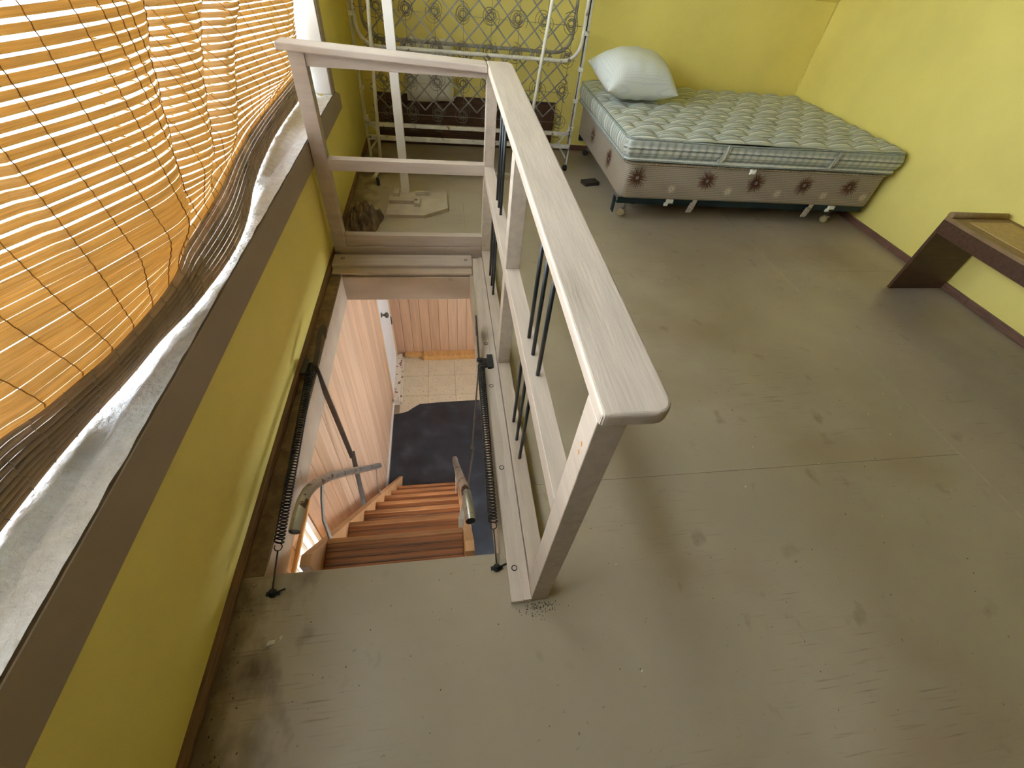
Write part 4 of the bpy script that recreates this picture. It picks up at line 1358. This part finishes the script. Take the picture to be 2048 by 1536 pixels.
# lower row of upright coils in the folded half
for x in cols:
    pts = []
    for i in range(61):
        t = i / 60; a = 2 * math.pi * 5 * t
        r = .034 - .014 * math.sin(math.pi * t)
        pts.append((x + r * math.cos(a), 4.08 + r * math.sin(a), .215 + .13 * t))
    MB().tube(pts, .0018, n=4).build('coil_spring', 'wire', ct)
bp_ = MB().box(-.56, 1.06, 4.448, 4.468, .0, .40, .003)
tag(bp_.build('brown_board', 'darkwood'), 'dark brown board leaning on the back wall behind the cot', 'board')
# white ribbed pad jammed behind the springs
wp = MB()
rows = []
for i in range(25):
    zz = lerp(.37, .80, i / 24)
    r_ = []
    for j in range(41):
        xx = lerp(-.27, .13, j / 40)
        ed = min(1, min(j, 40 - j) / 4, min(i, 24 - i) / 3)
        r_.append((xx, 4.40 - .055 * ed ** .5 + .004 * math.sin(j * math.pi / 1.0), zz + .01 * math.sin(xx * 9)))
    rows.append(r_)
wp.grid(rows)
wp.box(-.265, .125, 4.395, 4.44, .37, .795, .015)
tag(wp.build('cushion_pad', 'quilt'), 'white ribbed cushion pad wedged behind the cot springs', 'cushion')

# ================================================================== CLOTHES RACK
rk = thing('pipe_rack', (.1, 3.7, 0), 'cream pipe clothes rack standing before the folding cot', 'rack')
MB().tube([(-.385, 3.70, 1.62), (-.425, 3.70, 1.07), (-.483, 3.70, .03)], .0125, n=12).build('upright', 'cream', rk)
MB().tube([(.805, 3.70, 1.62), (.766, 3.70, 1.16), (.668, 3.70, .03)], .0125, n=12).build('upright', 'cream', rk)
MB().tube([(-.385, 3.70, 1.62), (.805, 3.70, 1.62)], .0125, n=12).build('top_bar', 'cream', rk)
MB().tube([(-.483, 3.70, .042), (.668, 3.70, .042)], .0115, n=12).build('bottom_bar', 'cream', rk)
for x in (-.50, .668):
    fo = MB().tube([(x + .02, 3.90, .045), (x, 3.70, .042), (x - .022, 3.52, .048)], .0125, n=12, cap=False).build('foot', 'cream', rk)
    for yv in (3.50, 3.90):
        MB().lathe([(.010, -.012), (.026, -.011), (.028, 0), (.026, .011), (.010, .012)], (x - .012 + .02, yv, .028), (1, .2, 0), 14).build('caster_wheel', 'black', fo)

# ================================================================== POST ON A PLYWOOD BASE
ps = thing('wooden_stand', (-.26, 3.2, 0), 'tall pale post on a plywood base behind the far railing', 'stand')
bpts = [(-.395, 2.965), (-.134, 2.965), (.037, 3.085), (.030, 3.345), (-.395, 3.345)]
MB().prism(bpts, 'z', 0, .022, bev=.001, seg=1).build('base_board', 'ply', ps)
MB().box(-.305, -.248, 3.325, 3.375, .018, 1.62, .002).build('post', 'postpaint', ps)
for x0, x1, y0, y1 in ((-.385, -.18, 3.135, 3.165), (-.205, -.165, 3.09, 3.20), (-.20, -.10, 3.285, 3.315), (-.36, -.32, 3.25, 3.33)):
    MB().box(x0, x1, y0, y1, .022, .048, .001).build('cleat', 'ply', ps)

# ================================================================== DUSTY RAG
rg = MB()
rows = []
NR, NA = 26, 80
for i in range(NR + 1):
    t = i / NR
    r_ = []
    for j in range(NA + 1):
        a = 2 * math.pi * (j % NA) / NA
        R_ = (.18 + .035 * noise.noise(Vector((math.cos(a) * 1.6, math.sin(a) * 1.6, 2)))) * t
        fold = 1.3 * abs(noise.noise(Vector((R_ * math.cos(a) * 13, R_ * math.sin(a) * 13, .3)))) + .9 * abs(noise.noise(Vector((R_ * math.cos(a) * 27, R_ * math.sin(a) * 27, 4))))
        zz = .004 + (1 - t ** 2.2) * (.025 + .12 * fold) + .018 * (1 if t > .75 else 0) * fold * (1 - t) * 4
        r_.append((-.535 + R_ * math.cos(a) * .66, 2.90 + R_ * math.sin(a) * 1.15, zz))
    rows.append(r_)
rg.grid(rows)
bmesh.ops.remove_doubles(rg.bm, verts=rg.bm.verts[:], dist=.0004)
rgo = rg.build('crumpled_rag', 'rag')
sb = rgo.modifiers.new('smooth', 'SUBSURF'); sb.levels = 1; sb.render_levels = 1
tag(rgo, 'crumpled dusty brown rag heaped in the corner behind the far railing', 'rag')

# ================================================================== small debris on the floor
db = MB()
for k in range(46):
    x, y_ = RND.uniform(.45, 3.2), RND.uniform(.05, 2.9)
    a = RND.uniform(0, 6.28); s_ = RND.uniform(.0018, .0042)
    b = bmesh.new(); bmesh.ops.create_cube(b, size=1)
    db.add(b, Matrix.Translation((x, y_, .0008)) @ Matrix.Rotation(a, 4, 'Z') @ Matrix.Diagonal((s_ * 2.0, s_, .0016, 1)))
tag(db.build('floor_crumbs', 'chip'), 'pale crumbs and paint flakes scattered on the floor', 'debris', kind='stuff')
db = MB()
for k in range(290):
    x, y_ = RND.choice((RND.uniform(-.6, .25), RND.uniform(.3, 2.6))), RND.uniform(.0, .54)
    if k > 45: x, y_ = RND.uniform(.4, 2.8), RND.uniform(.1, 2.4)
    if k > 90: x, y_ = .255 + RND.gauss(0, .028), .372 + RND.gauss(0, .014)
    if k > 230: x, y_ = -.648 + abs(RND.gauss(0, .04)), RND.uniform(.0, .54)
    if k > 90 and (y_ > .384 and k <= 230): continue
    if k > 230 and y_ > .53: continue
    a = RND.uniform(0, 6.28); s_ = RND.uniform(.0008, .0022)
    b = bmesh.new(); bmesh.ops.create_cube(b, size=1)
    db.add(b, Matrix.Translation((x, y_, .0006)) @ Matrix.Rotation(a, 4, 'Z') @ Matrix.Diagonal((s_ * RND.uniform(1, 3), s_, .0012, 1)))
tag(db.build('floor_grit', 'dark'), 'dark grit specks scattered on the floor', 'debris', kind='stuff')
fk = MB()
fk.grid([[(-.545 + .012 * i + .003 * j, .345 + .008 * j + .004 * i, .002 + .006 * math.sin(i * 1.7 + j)) for i in range(4)] for j in range(3)])
fo = fk.build('paint_flake', 'chip'); fo.modifiers.new('t', 'SOLIDIFY').thickness = .001
tag(fo, 'curled pale paint flake on the floor by the brown moulding', 'flake')
